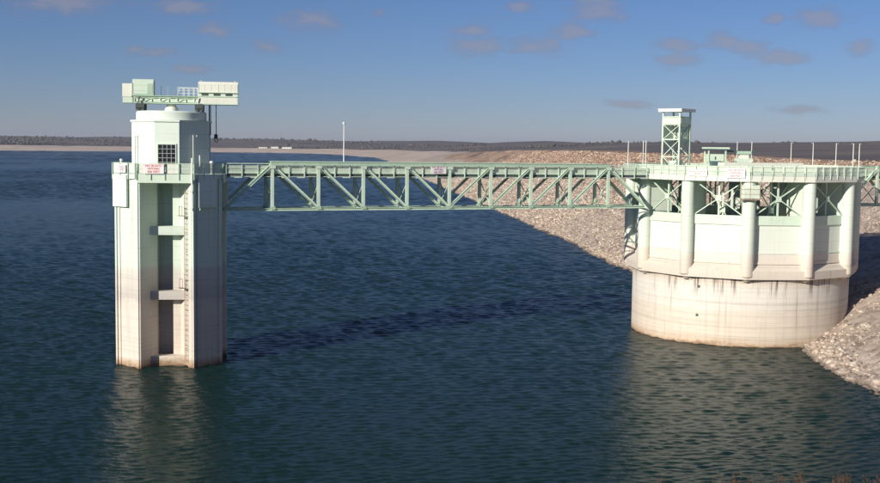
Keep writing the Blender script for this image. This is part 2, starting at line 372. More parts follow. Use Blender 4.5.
def grid_mesh(name, X, Y, Z, mat, attrs=None, flip=False):
    n, m = X.shape; co = np.stack([X, Y, Z], -1).reshape(-1, 3).astype(np.float32)
    idx = np.arange(n*m).reshape(n, m)
    q = np.stack([idx[:-1,:-1], idx[:-1,1:], idx[1:,1:], idx[1:,:-1]], -1).reshape(-1, 4)
    if flip: q = q[:, ::-1]
    me = bpy.data.meshes.new(name); me.vertices.add(len(co)); me.vertices.foreach_set('co', co.ravel())
    me.loops.add(q.size); me.loops.foreach_set('vertex_index', q.ravel().astype(np.int32))
    me.polygons.add(len(q)); me.polygons.foreach_set('loop_start', np.arange(0, q.size, 4, dtype=np.int32))
    me.polygons.foreach_set('use_smooth', np.ones(len(q), dtype=bool)); me.update(calc_edges=True); me.validate()
    me.materials.append(MAT[mat])
    for a, v in (attrs or {}).items(): set_attr(me, a, v.ravel())
    return me

# ------------------------------------------------------------------ shoreline path: near right bank -> far -> left shore
PTS = np.array([(40,20),(43,60),(44.2,100),(44.3,114),(44.2,124),(45.8,142),(44,175),(38.4,228.5),(32.5,315),(22.2,451.5),(5.4,661.5),(-38,1200),(-105,2150),(-215,2900),
                (-480,3800),(-850,3850),(-1180,3500),(-1500,3250),(-2100,3050),(-3200,2900)], float)
def catmull(P, per=60):
    P = np.vstack([2*P[0]-P[1], P, 2*P[-1]-P[-2]]); out = []
    for i in range(1, len(P)-2):
        p0, p1, p2, p3 = P[i-1], P[i], P[i+1], P[i+2]; t0 = 0
        t1 = t0+np.hypot(*(p1-p0))**0.5; t2 = t1+np.hypot(*(p2-p1))**0.5; t3 = t2+np.hypot(*(p3-p2))**0.5
        for t in np.linspace(t1, t2, per, endpoint=False):
            A1 = (t1-t)/(t1-t0)*p0+(t-t0)/(t1-t0)*p1; A2 = (t2-t)/(t2-t1)*p1+(t-t1)/(t2-t1)*p2; A3 = (t3-t)/(t3-t2)*p2+(t-t2)/(t3-t2)*p3
            B1 = (t2-t)/(t2-t0)*A1+(t-t0)/(t2-t0)*A2; B2 = (t3-t)/(t3-t1)*A2+(t-t1)/(t3-t1)*A3
            out.append((t2-t)/(t2-t1)*B1+(t-t1)/(t2-t1)*B2)
    out.append(P[-2]); return np.array(out)
path = catmull(PTS)
seg = np.hypot(*np.diff(path, axis=0).T); arc = np.concatenate([[0], np.cumsum(seg)])
s = 0.0; samples = []
while s < arc[-1]:
    samples.append(s); yy = np.interp(s, arc, path[:,1]); s += 1.6 if s < 420 else (5 if s < 900 else 22)
samples = np.array(samples)
PX = np.interp(samples, arc, path[:,0]); PY = np.interp(samples, arc, path[:,1])
TX = np.gradient(PX, samples); TY = np.gradient(PY, samples)
def smooth(a, n):
    kx = np.ones(n)/n; return np.convolve(np.pad(a, (n//2, n-1-n//2), 'edge'), kx, 'valid')
TX, TY = smooth(TX, 9), smooth(TY, 9); ln = np.hypot(TX, TY); TX /= ln; TY /= ln
NX, NY = TY, -TX                      # to the right of the path = inland
DD = np.concatenate([np.array([-45,-25,-12,-6]), np.arange(-3, 16, 1.0), np.arange(16, 75, 1.5), np.array([78,82,88,95,105,118,132,150,170,195,225,260,300,345,390,440,500,580,680,800,950,1150,1400,1700,2100,2600,3200])])
def sstep(a, b, x):
    t = np.clip((x-a)/(b-a), 0, 1); return t*t*(3-2*t)
def crest_z(Y): return 22.2+1.3*sstep(260, 520, Y)
def dam_profile(d, Y):
    zc = crest_z(Y); z = np.where(d < 14, d*0.46, 14*0.46+(d-14)*0.36)
    z = np.minimum(z, zc); back = zc-(d-((zc-6.44)/0.36+14+11))*0.4
    z = np.minimum(z, np.maximum(back, 3.0)); return z
FD = np.array([-50,0,60,160,300,380,600,1000,1600,2200,3200]); FZ = np.array([-12,0,3.0,9,16,20,30,46,52,48,40.])
def far_profile(d): return np.interp(d, FD, FZ)
S, D = np.meshgrid(samples, DD, indexing='ij')
GX = PX[:,None]+NX[:,None]*D; GY = PY[:,None]+NY[:,None]*D
far_w = sstep(650, 2300, samples)[:,None]*np.ones_like(D)
jag = (fbm(S, np.zeros_like(S), 9.0, 3)*1.6+fbm(S, np.zeros_like(S), 40.0, 5)*1.4)*(1-far_w)+fbm(S, np.zeros_like(S), 260, 6)*30*far_w
De = D-jag*np.exp(-np.abs(D)/18.0)
GZ = dam_profile(De, GY)*(1-far_w)+(far_profile(De)+fbm(GX, GY, 420, 11, 4)*np.clip(D-200, 0, 900)/900*16)*far_w
GZ = GZ+fbm(GX, GY, 90, 23, 4)*2.2*sstep(700, 1100, S)*sstep(15, 90, D)
GZ = GZ+fbm(GX, GY, 3.2, 21, 3)*0.28*(1-far_w)*sstep(-4, 3, D)+fbm(GX, GY, 28, 22, 3)*0.5*(1-far_w)*sstep(0, 10, D)
red = sstep(10.5, 16.5, GZ+fbm(GX, GY, 60, 31)*3.0)*sstep(230, 420, S)*(1-0.35*far_w) + 0.65*sstep(120, 190, S)*sstep(16, 20, GZ)
red = np.clip(np.maximum(red, far_w*sstep(11, 16, GZ)), 0, 1)
lim = 3.5+12.5*sstep(2300, 3000, S); sand = np.clip(sstep(560, 1100, S)*sstep(lim+5, lim, GZ+fbm(GX, GY, 160, 33)*4), 0, 1)
brush = np.clip(np.maximum(sstep(0.8, 1.0, far_w)*sstep(17, 22, GZ), sstep(220, 340, D)*sstep(0.02, 0.2, far_w)), 0, 1)
me = grid_mesh('dam_embankment', GX, GY, GZ, 'land', {'red': red, 'sand': sand, 'brush': brush}, flip=True)
dam = link_obj('dam_embankment', me); dam['kind'] = 'structure'

# right-hand hills behind the dam crest
az = np.radians(np.linspace(-7, 33, 190)); rr = np.linspace(2300, 9000, 46)
A, Q = np.meshgrid(az, rr, indexing='ij'); r0_ = 2700+3000*sstep(R_(7), R_(-2), A); Q = r0_+(Q-2300)/6700*(9000-r0_); HX = Q*np.sin(A); HY = Q*np.cos(A)
HZ = 8+(24+14*sstep(R_(16), R_(-4), A))*sstep(2400, 5200, Q)+(10+6*sstep(R_(16), R_(-4), A))*sstep(5200, 8000, Q)+fbm(HX, HY, 1500, 41, 5)*9
HZ = HZ*sstep(0, 500, Q-r0_)+2*(1-sstep(0, 500, Q-r0_))
one = np.ones_like(HZ)
me = grid_mesh('hills', HX, HY, HZ, 'land', {'red': one*0.7, 'sand': one*0, 'brush': one*(0.85+0.45*fbm(HX, HY*0.4, 900, 44))})
hills = link_obj('hills', me); hills['kind'] = 'structure'

# bank below the viewpoint (only its dry weeds reach into view)
bx, by = np.meshgrid(np.linspace(-60, 44, 53), np.concatenate([np.linspace(-60, 0, 16), np.linspace(2, 76, 38)]), indexing='ij')
bz = np.interp(by, [-60, -5, 2, 12, 22, 45, 66, 76], [22.6, 22.5, 22.3, 20.15, 17.2, 8.5, 0.2, -4])+fbm(bx, by, 4, 51)*0.15
me = grid_mesh('near_bank', bx, by, bz, 'land', {'red': bx*0+0.6, 'sand': bx*0, 'brush': bx*0+0.25}, flip=True)
nb = link_obj('near_bank', me); nb['kind'] = 'structure'

# ------------------------------------------------------------------ water: a real rippled surface, finer near the structures
k = NT('lake_water'); p = k.pos()
w2 = k.noise(k.map(p, (0.6, 1.0, 1), (0,0,R_(14))), 4.5, 3, 0.6, 0.3)
k.col((0.0076, 0.0260, 0.0235)); k.set(Roughness=0.21, IOR=1.16)
k.bump(w2, 0.5, 0.10); MAT['lake_water'] = k.m
uu = np.concatenate([[-5,-3,-2,-1.4,-1.0,-0.8,-0.65], np.linspace(-0.50, 0.50, 400), [0.65,0.8,1.0,1.4,2,3,5]])
yr = [78.0]
while yr[-1] < 5200: yr.append(yr[-1]*1.0025)
yr = np.array(yr); rows = np.concatenate([[-400,-200,-80,0,40,65,74], yr, [5600,6400,8000,12000]])
U_, Yw = np.meshgrid(uu, rows, indexing='ij'); Xw = np.clip(U_*np.maximum(Yw, 60.0), -11000-U_*10, 11000-U_*10)
dyl = np.maximum(Yw*0.0025, 0.17); live = ((np.abs(U_) < 0.501) & (Yw > 77) & (Yw < 5300)).astype(float)
Zw = np.zeros_like(Xw); wr = np.random.default_rng(33)
gust = np.clip(0.85+0.45*fbm(Xw, Yw*0.6, 45, 91, 3)+1.15*fbm(Xw*0.25+Yw*0.12, Yw*0.6, 110, 95, 3), 0.30, 1.6)
lam = 0.45
while lam < 150:
    # every ripple length lives where the sheet can carry it and is not lost behind longer ones
    win = sstep(2.5, 3.1, lam/dyl)*sstep(8.5, 3.2, lam/dyl)
    if win.max() > 0:
        sl = 0.115
        comp = np.zeros_like(Xw)
        m_ = win*live > 1e-3
        for j in range(7):
            th = R_(112)+wr.normal(0, 0.55); kk = 2*math.pi/(lam*wr.uniform(0.85, 1.18)); ph = wr.uniform(0, 6.28)
            a_ = kk*(Xw[m_]*math.cos(th)+Yw[m_]*math.sin(th))+ph
            comp[m_] += (np.sin(a_)+0.22*np.cos(2*a_+0.4))*sl/kk/math.sqrt(3.5)
        Zw += comp*win
    lam *= 1.22
Zw *= live*gust*(0.92-0.40*sstep(110, 420, Yw))
me = grid_mesh('water', Xw, Yw, Zw, 'lake_water', flip=True)
wtr = link_obj('water', me); wtr['kind'] = 'structure'

# ------------------------------------------------------------------ riprap stones: real stones, joined (too many to count)
def ico():
    bm = bmesh.new(); bmesh.ops.create_icosphere(bm, subdivisions=1, radius=1.0); v = np.array([x.co[:] for x in bm.verts]); f = np.array([[q.index for q in t.verts] for t in bm.faces]); bm.free(); return v, f
IV, IF = ico()
def scatter(name, P, size, squash, mat, seed, kind='stuff', jitter=0.36, red=None):
    r = np.random.default_rng(seed); n = len(P); nv = len(IV)
    sh = 1+r.uniform(-jitter, jitter, (n, nv, 1)); v = IV[None]*sh
    ax = r.uniform(0.6, 1.25, (n, 1, 3)); ax[:,:,2] *= squash; v = v*ax*np.asarray(size)[:,None,None]
    a = r.uniform(0, 2*np.pi, n); c, s_ = np.cos(a)[:,None], np.sin(a)[:,None]
    x = v[:,:,0]*c-v[:,:,1]*s_; y = v[:,:,0]*s_+v[:,:,1]*c
    co = np.stack([x, y, v[:,:,2]], -1)+P[:,None,:]
    fa = (IF[None]+(np.arange(n)*nv)[:,None,None]).reshape(-1, 3)
    me = bpy.data.meshes.new(name); co = co.reshape(-1, 3).astype(np.float32)
    me.vertices.add(len(co)); me.vertices.foreach_set('co', co.ravel()); me.loops.add(fa.size); me.loops.foreach_set('vertex_index', fa.ravel().astype(np.int32))
    me.polygons.add(len(fa)); me.polygons.foreach_set('loop_start', np.arange(0, fa.size, 3, dtype=np.int32)); me.update(calc_edges=True)
    me.materials.append(MAT[mat]); set_attr(me, 'tone', np.repeat(r.uniform(0, 1, n), nv))
    if red is not None: set_attr(me, 'red', np.repeat(red, nv))
    o = link_obj(name, me); o['kind'] = kind; return o
k = NT('riprap_stone'); t = k.n('ShaderNodeAttribute', attribute_name='tone').outputs['Fac']; p = k.pos()
c = k.ramp(t, [(0.0,(0.11,0.08,0.058)),(0.2,(0.31,0.24,0.18)),(0.55,(0.46,0.37,0.285)),(0.9,(0.56,0.46,0.365)),(1.0,(0.72,0.64,0.54))])
c = k.mix(k.mr(k.noise(p, 2.5, 5, 0.6), 0.4, 0.75, 0, 0.4), c, (0.26, 0.19, 0.15))
c = k.mix(k.mr(k.noise(p, 0.03, 4, 0.6), 0.42, 0.68, 0, 0.4), c, (0.30, 0.25, 0.235))
rd = k.n('ShaderNodeAttribute', attribute_name='red').outputs['Fac']
c = k.mix(k.math('MULTIPLY', rd, 0.85), c, k.ramp(t, [(0.0,(0.13,0.08,0.055)),(0.5,(0.34,0.225,0.155)),(1.0,(0.52,0.40,0.31))]))
wet = k.mr(sepz(k, p), 0.45, 0.05); c = k.mix(k.math('MULTIPLY', wet, 0.7), c, (0.10, 0.07, 0.05))
k.col(c); k.set(Roughness=0.9); MAT['riprap_stone'] = k.m
def surf(s_, d_, with_red=False):
    """point on the embankment surface for path distance s and offset d (bilinear)"""
    i = np.clip(np.searchsorted(samples, s_)-1, 0, len(samples)-2); j = np.clip(np.searchsorted(DD, d_)-1, 0, len(DD)-2)
    a = (s_-samples[i])/(samples[i+1]-samples[i]); b = (d_-DD[j])/(DD[j+1]-DD[j])
    def bl(G): return (G[i,j]*(1-a)+G[i+1,j]*a)*(1-b)+(G[i,j+1]*(1-a)+G[i+1,j+1]*a)*b
    return np.stack([bl(GX), bl(GY), bl(GZ)]+([bl(red)] if with_red else []), -1)
SPC = np.array([40.28, 154.22])
def stones(n, s0, s1, d0, d1, r0, r1, seed):
    r = np.random.default_rng(seed); s_ = r.uniform(s0, s1, n); d_ = r.uniform(d0, d1, n)
    P = surf(s_, d_, True); sz = r0+(r1-r0)*r.random(n)**2.1
    near_ = (s_ < 200); cl_ = fbm(P[:,0], P[:,1], 7.0, 77, 3) > (0.02-0.5*(d_ < 2.5))
    ok = (~near_ | cl_ | (sz < 0.14)) & (np.hypot(P[:,0]-SPC[0], P[:,1]-SPC[1]) > 14.0); return P[ok], sz[ok]
P1, s1 = stones(34000, 70, 330, -1.2, 58, 0.08, 0.46, 1)
P2, s2 = stones(19000, 320, 720, -1.5, 60, 0.28, 0.75, 2)
P3, s3 = stones(2600, 70, 330, -0.8, 1.8, 0.12, 0.55, 3)
P4, s4 = stones(9000, 95, 185, -0.3, 40, 0.05, 0.22, 5)
PA = np.vstack([P1, P2, P3, P4]); rip = scatter('riprap_stones', PA[:,:3], np.concatenate([s1, s2, s3, s4]), 0.7, 'riprap_stone', 4, red=PA[:,3])
rip['label'] = 'pale pinkish broken riprap stones covering the dam slope'
# the largest pale boulders at the near waterline, singly
BL = [(842,374,0.75,'pale flat boulder at the waterline, largest of the near shore stones'),(836,366,0.6,'small pale boulder at the waterline just behind the largest one'),
      (851,381,0.55,'pale rounded boulder at the waterline in front of the largest one'),(866,327,0.65,'pale boulder alone partway up the near stony slope'),
      (818,352,0.5,'tan boulder at the waterline closest to the round concrete base')]
def pix_z(px, py, z):
    d = _F*FPX+_Rt*(px-440)-_U*(py-241.5); t = (z-CAMZ)/d.z; return Vector((0,0,CAMZ))+d*t
def hit_land(px, py):
    d = (_F*FPX+_Rt*(px-440)-_U*(py-241.5)).normalized(); best = None
    for q in np.arange(100, 400, 0.5):
        P = Vector((0,0,CAMZ))+d*q
        sgrid = np.argmin((PX-P.x)**2+(PY-P.y)**2); dd = (P.x-PX[sgrid])*NX[sgrid]+(P.y-PY[sgrid])*NY[sgrid]
        zt = surf(np.array([samples[sgrid]]), np.array([dd]))[0][2]
        if P.z <= max(zt, 0): return P
    return P
for i, (px, py, r0, lab) in enumerate(BL):
    P = hit_land(px, py); r = np.random.default_rng(90+i)
    bm = bmesh.new(); bmesh.ops.create_icosphere(bm, subdivisions=2, radius=r0)
    for v in bm.verts: v.co *= 1+r.uniform(-0.24, 0.2); v.co.z *= 0.62; v.co.x *= 1.2
    me = bpy.data.meshes.new('boulder'); bm.to_mesh(me); bm.free(); me.materials.append(MAT['riprap_stone']); set_attr(me, 'tone', [0.86]*len(me.vertices))
    tag(link_obj('boulder', me, None, (P.x, P.y, max(P.z, 0)+r0*0.15)), lab, 'boulder', 'boulders on the near shore')

# ================================================================== intake tower
TWX, TWY, TWR = -29.84, 127.76, R_(6.1)
tower = thing('intake_tower', 'tall mint and cream concrete intake tower standing alone in the water', 'tower', (TWX, TWY, 0), TWR)
W, Hh = 5.64, 2.80
def rot4(poly):
    out = []
    for q in range(4):
        c, s_ = round(math.cos(q*math.pi/2)), round(math.sin(q*math.pi/2))
        out += [(x*c-y*s_, x*s_+y*c) for x, y in poly]
    return out
shaft_poly = rot4([(-Hh,-W),(-Hh+0.12,-W),(-1.28,-W+2.75),(-1.28,-W+4.5),(0.42,-W+4.5),(0.42,-W+2.75),(1.28,-W+2.75),(Hh-0.12,-W),(Hh,-W)])
prism('shaft', shaft_poly, -6.0, 20.33, 'tower_concrete', tower)
def octo(w, h): return rot4([(-h,-w),(h,-w)])
prism('deck_slab', octo(5.86, 2.95), 20.335, 20.84, 'tower_concrete', tower)
for q in range(4):     # lintel over each slot, cross beams in each slot
    a = q*math.pi/2; c, s_ = math.cos(a), math.sin(a)
    def rp(x, y, c=c, s_=s_): return (x*c-y*s_, x*s_+y*c)
    prism('lintel', [rp(-2.9,-5.93), rp(2.9,-5.93), rp(2.9,-5.2), rp(-2.9,-5.2)], 19.93, 20.33 if q else 20.86, 'mint_sheet' if q == 0 else 'tower_concrete', tower)
    for z0, z1 in ((14.27, 15.2), (7.24, 8.17), (-0.3, 1.07)):
        prism('cross_beam', [rp(-1.92,-4.05), rp(1.92,-4.05), rp(1.22,-2.86), rp(-1.22,-2.86)], z0, z1, 'tower_concrete', tower)
# stop-log guides on the chamfered faces
FD_ = (W+Hh)/math.sqrt(2)
for q in range(4):
    a = -math.pi/4+q*math.pi/2            # outward bearing: -45 = front right
    nx, ny = math.cos(a), math.sin(a); ax, ay = -ny, nx
    def fq(t0, t1, n0, n1): return [(nx*(FD_+n0)+ax*t0, ny*(FD_+n0)+ay*t0), (nx*(FD_+n0)+ax*t1, ny*(FD_+n0)+ay*t1), (nx*(FD_+n1)+ax*t1, ny*(FD_+n1)+ay*t1), (nx*(FD_+n1)+ax*t0, ny*(FD_+n1)+ay*t0)]
    prism('guide_rib', fq(-2.0, -1.72, -0.1, 0.16), -6, 20.32, 'tower_concrete', tower)
    prism('guide_rib', fq(1.55, 2.0, -0.1, 0.12), -6, 20.32, 'tower_concrete', tower)
    prism('guide_rib', fq(-1.45, -1.2, -0.1, 0.10), -6, 20.32, 'tower_concrete', tower)
    t0, t1 = ((-1.40, 1.05) if q == 0 else (-1.98, 0.40))
    if q == 3: t0, t1 = -1.98, 0.42
    prism('stop_log_panel', fq(t0, t1, 0.17, 0.40), 17.3, 20.72, 'drum_concrete', tower)
# drum house
dw, dh = 4.12, 1.30
prism('drum_wall', octo(dw, dh), 20.842, 26.42, 'drum_concrete', tower)
prism('cornice', octo(dw+0.14, dh+0.06), 26.422, 26.62, 'drum_concrete', tower)
lathe('roof_cap', [(3.80,26.62),(3.80,27.45),(3.66,27.62),(0,27.66)], 48, 'drum_concrete', tower)
win = box('window', (-0.92,-dw-0.05,21.62), (0.92,-dw+0.05,24.0), 'window_glass', tower)
for i in range(5): box('glazing_bar', (-0.92+i*0.46-0.022,-dw-0.085,21.62), (-0.92+i*0.46+0.022,-dw-0.051,24.0), 'grey_steel', win)
for i in range(6): box('glazing_bar', (-0.92,-dw-0.098,21.62+i*0.476-0.022), (0.92,-dw-0.087,21.62+i*0.476+0.022), 'grey_steel', win)
box('frame', (-1.0,-dw-0.11,24.0), (1.0,-dw-0.0,24.10), 'mint_sheet', win)
for s_ in (-1,1): box('frame', (s_*0.96-0.04,-dw-0.11,21.5), (s_*0.96+0.04,-dw,24.0), 'mint_sheet', win)
# door on shaded face of the drum
nrm = Vector((math.cos(-math.pi/4), math.sin(-math.pi/4), 0)); alo = Vector((-nrm.y, nrm.x, 0)); fdist = (dw+dh)/math.sqrt(2)
ladder(tower, nrm*(fdist+0.32)+alo*(-0.15)+Vector((0,0,20.9)), 25.05, alo, nrm, 'white_steel', step=0.33)
nl = Vector((math.cos(-3*math.pi/4), math.sin(-3*math.pi/4), 0)); al = Vector((-nl.y, nl.x, 0))
ladder(tower, nl*(fdist+0.18)+al*(-1.15)+Vector((0,0,20.9)), 25.05, al, nl, 'white_steel', step=0.33)
# ladder down the lit right jamb of the front slot
j0 = Vector((Hh-0.12,-W,0)); j1 = Vector((1.28,-W+2.75,0)); jd = (j1-j0).normalized(); jn = Vector((-jd.y, jd.x, 0)); jn = jn if jn.x < 0 else -jn
jm = j0*0.62+j1*0.38+jn*0.22
ladder(tower, jm+Vector((0,0,0.4)), 19.3, jd, jn, 'wood_rust', name='shaft_ladder', w=0.5, step=0.55)
for z in np.arange(2.0, 19, 2.1): beam('ladder_bracket', jm+Vector((0,0,float(z))), jm-jn*0.24+Vector((0,0,float(z))), 0.06, 0.06, 'wood_rust', tower)
for z in (8.6, 16.4):
    g = [beam_geo(jm+jd*-0.4+Vector((0,0,z)), jm+jd*0.45+jn*0.5+Vector((0,0,z)), 0.07, 0.07), beam_geo(jm+jd*0.45+jn*0.5+Vector((0,0,z)), jm+jd*0.45+jn*0.5+Vector((0,0,z+1.0)), 0.06, 0.06),
         beam_geo(jm+jd*-0.4+jn*0.5+Vector((0,0,z)), jm+jd*-0.4+jn*0.5+Vector((0,0,z+1.0)), 0.06, 0.06), beam_geo(jm+jd*-0.4+jn*0.5+Vector((0,0,z+1)), jm+jd*0.45+jn*0.5+Vector((0,0,z+1)), 0.06, 0.06), beam_geo(jm+jd*-0.4+jn*0.5+Vector((0,0,z)), jm+jd*0.45+jn*0.5+Vector((0,0,z)), 0.5, 0.05)]
    multi('ladder_landing', g, 'wood_rust', tower)
# gauge pipe at the front right corner
beam('gauge_pipe', (Hh+0.02,-W-0.32,16.9), (Hh+0.02,-W-0.32,22.6), 0.17, 0.17, 'white_steel', tower, 'tube')
beam('gauge_pipe', (Hh+0.78,-W+0.30,17.0), (Hh+0.78,-W+0.30,22.9), 0.13, 0.13, 'white_steel', tower, 'tube')
for z in (17.2, 19.0): beam('pipe_clamp', (Hh+0.02,-W-0.32,z), (Hh-0.1,-W+0.05,z), 0.3, 0.08, 'mint_steel', tower)
# railing
edges = octo(5.84, 2.93)
for i in range(8):
    p0 = Vector((*edges[i], 0)); p1 = Vector((*edges[(i+1)%8], 0)); L = (p1-p0).length; d = (p1-p0)/L; nn = Vector((d.y,-d.x,0))
    if i == 2: continue                       # open to the bridge
    for z in (21.98, 21.42): beam('rail', p0+Vector((0,0,z)), p1+Vector((0,0,z)), 0.07, 0.07, 'mint_steel_light', tower)
    npst = 5 if L > 5 else 4
    for q in range(npst):
        b = p0+d*(L*q/(npst-1)) if not (q == npst-1) else p1-d*0.12
        beam('rail_post', b+nn*0.13+Vector((0,0,20.25)), b+nn*0.13+Vector((0,0,22.0)), 0.1, 0.1, 'mint_steel', tower)
    for q in range(npst-1):
        a0 = p0+d*(L*q/(npst-1)+0.09); a1 = p0+d*(L*(q+1)/(npst-1)-0.09)
        solid = (i == 0 and q in (0,1,2)) or i == 7
        beam('rail_panel', a0+Vector((0,0,21.42)), a1+Vector((0,0,21.42)), 0.02, 1.0, 'cream_sheet' if solid else 'mesh_sheet', tower)
# float tank and small fittings on deck
lathe('vent', [(0.1,20.85),(0.1,22.15),(0.17,22.2),(0.14,22.38),(0,22.42)], 14, 'white_steel', tower, loc=(-5.0,-3.0,0))
lathe('vent', [(0.14,20.85),(0.14,22.0),(0.22,22.05),(0.2,22.25),(0,22.3)], 14, 'white_steel', tower, loc=(4.6,-2.9,0))

# ------------------------------------------------------------------ slewing crane on the tower roof
crane = thing('roof_crane', 'mint slewing crane with two cabins on the round tower roof', 'crane', (TWX, TWY, 27.66), R_(9))
lathe('pivot', [(0.75,0.0),(0.7,0.35),(0.5,0.55),(0.5,0.82),(0,0.82)], 20, 'cream_sheet', crane)
for y in (-0.85, 0.85):
    beam('girder_top_chord', (-4.0,y,1.50), (7.15,y,1.50), 0.22, 0.16, 'mint_steel_light', crane, 'I')
    beam('girder_bottom_chord', (-4.0,y,0.88), (7.15,y,0.88), 0.22, 0.16, 'mint_steel_light', crane, 'I')
    xs = np.linspace(-3.9, 7.05, 13)
    for i, x in enumerate(xs): beam('girder_web', (x,y,0.93), (x,y,1.45), 0.12, 0.12, 'mint_steel_light', crane)
    for i in range(12):
        a, b = (0.93, 1.45) if i % 2 else (1.45, 0.93)
        beam('girder_brace', (xs[i],y,a), (xs[i+1],y,b), 0.09, 0.09, 'mint_steel_light', crane)
    beam('girder_plate', (-3.9,y*0.92,1.19), (7.1,y*0.92,1.19), 0.03, 0.42, 'mint_sheet', crane)
box('walkway', (-4.0,-1.05,1.585), (7.15,1.05,1.66), 'mint_steel', crane)
# wheel trucks
for x in (-3.25, 3.05):
    for y in (-1.4, 1.4):
        box('wheel_truck', (x-0.45,y-0.22,0.30), (x+0.45,y+0.22,0.795), 'dark_steel', crane)
        for dx in (-0.25, 0.25):
            me = mesh_from('wheel', *extrude_profile(section_pts(0.42,0.42,'tube'), 0.2), 'dark_steel', 35)
            o = link_obj('wheel', me, crane, (x+dx, y-0.1, 0.20)); o.rotation_euler = (-math.pi/2, 0, 0)
    beam('truck_beam', (x,-1.6,0.80), (x,1.6,0.80), 0.3, 0.13, 'mint_steel', crane)
    for y in (-1.15, 1.15): beam('truck_leg', (x-0.35,y,0.35), (x-0.05,y,1.5), 0.14, 0.14, 'dark_steel' if x < 0 else 'white_steel', crane)
# left machinery cabin with sloping front
cab = [(-0.98,1.66),(-0.98,3.05),(-0.55,3.42),(0.75,3.42),(1.0,3.2),(1.0,1.66)]
v, f = extrude_profile([(y, z) for y, z in cab], 2.25); v = [(-4.1+c, a, b) for a, b, c in v]
left_cabin = link_obj('machinery_cabin', mesh_from('machinery_cabin', v, f, 'mint_sheet'), crane)
for x in (-4.07, -1.88): beam('cabin_rib', (x,-1.005,1.7), (x,-1.005,3.02), 0.05, 0.05, 'mint_steel_light', left_cabin)
box('cabin_skirt', (-4.12,-1.03,1.60), (-1.83,-0.985,1.86), 'mint_steel', left_cabin)
box('counterweight', (-5.15,-0.9,1.45), (-4.13,0.95,2.92), 'cream_sheet', crane, 0.03)
box('counterweight', (-5.12,-0.86,0.82), (-4.05,0.9,1.44), 'mint_sheet', crane, 0.03)
# right hoist cabin
cab = [(-1.05,2.15),(-1.05,3.02),(-0.85,3.28),(0.85,3.28),(1.05,3.02),(1.05,2.15)]
v, f = extrude_profile(cab, 4.3); v = [(2.95+c, a, b) for a, b, c in v]
rc = link_obj('hoist_cabin', mesh_from('hoist_cabin', v, f, 'cream_sheet'), crane)
for x in (3.0, 5.1, 7.2): beam('cabin_rib', (x,-1.065,2.2), (x,-1.065,3.0), 0.03, 0.03, 'mint_steel_light', rc)
box('eave', (2.9,-1.16,2.06), (7.3,1.16,2.145), 'mint_steel_light', rc)
box('cabin_lower_wall', (2.98,-0.99,1.665), (7.22,0.99,2.055), 'mint_sheet', rc)
box('cabin_side_panel', (2.95,-1.06,0.905), (7.22,-0.98,1.56), 'cream_sheet', rc); box('cabin_side_panel', (2.95,0.98,0.905), (7.22,1.06,1.56), 'cream_sheet', rc)
box('cabin_floor', (2.9,-1.1,0.78), (7.25,1.1,0.90), 'mint_steel_light', rc)
for x in (0.75, 1.3, 1.85, 2.4, 2.85): beam('rail_post', (x,-1.0,1.66), (x,-1.0,2.62), 0.035, 0.035, 'white_steel', crane)
for z in (2.6, 2.28, 1.96): beam('rail', (0.75,-1.0,z), (2.88,-1.0,z), 0.035, 0.035, 'white_steel', crane)
for x in (0.75, 1.3, 1.85, 2.4, 2.85): beam('rail_post', (x,1.0,1.66), (x,1.0,2.62), 0.05, 0.05, 'white_steel', crane)
beam('rail', (0.75,1.0,2.6), (2.88,1.0,2.6), 0.05, 0.05, 'white_steel', crane)
for x in (-1.1, -0.4): beam('antenna', (x,0,1.66), (x,0,2.75), 0.04, 0.04, 'grey_steel', crane)
for x in (4.25, 4.85): beam('cable', (x,-0.3,0.85), (x,-0.3,-2.55), 0.09, 0.09, 'dark_steel', crane, 'tube')
hk = box('hook_block', (4.62,-0.42,-2.95), (5.02,-0.18,-2.45), 'dark_steel', crane, 0.06)
ring = [(4.86+0.2*math.cos(a_), -0.3, -3.12+0.2*math.sin(a_)) for a_ in np.linspace(R_(110), R_(-190), 14)]
multi('hook', [beam_geo(ring[i], ring[i+1], 0.09, 0.09, up=(0,1,0)) for i in range(13)], 'dark_steel', hk)
box('cabin_door', (-2.5,-1.02,1.9), (-1.95,-0.982,2.95), 'mint_steel', left_cabin)
for z in (2.15, 2.75): box('panel_seam', (-4.08,-1.0,z-0.012), (-2.55,-0.982,z+0.012), 'mint_steel', left_cabin)
for x in (3.65, 4.35, 5.8, 6.5): box('panel_seam', (x-0.012,-1.062,2.2), (x+0.012,-1.052,3.0), 'mint_steel', rc)
for x in (3.3, 4.6, 5.9): box('window', (x,-1.005,1.74), (x+0.75,-0.992,2.0), 'dark_steel', rc)
for x in (3.2, 6.9): beam('roof_lug', (x,0,3.28), (x,0,3.5), 0.12, 0.12, 'grey_steel', rc)
beam('hoist_pipe', (4.1,-0.1,0.85), (4.1,-0.1,-6.7), 0.14, 0.14, 'dark_steel', crane, 'tube')

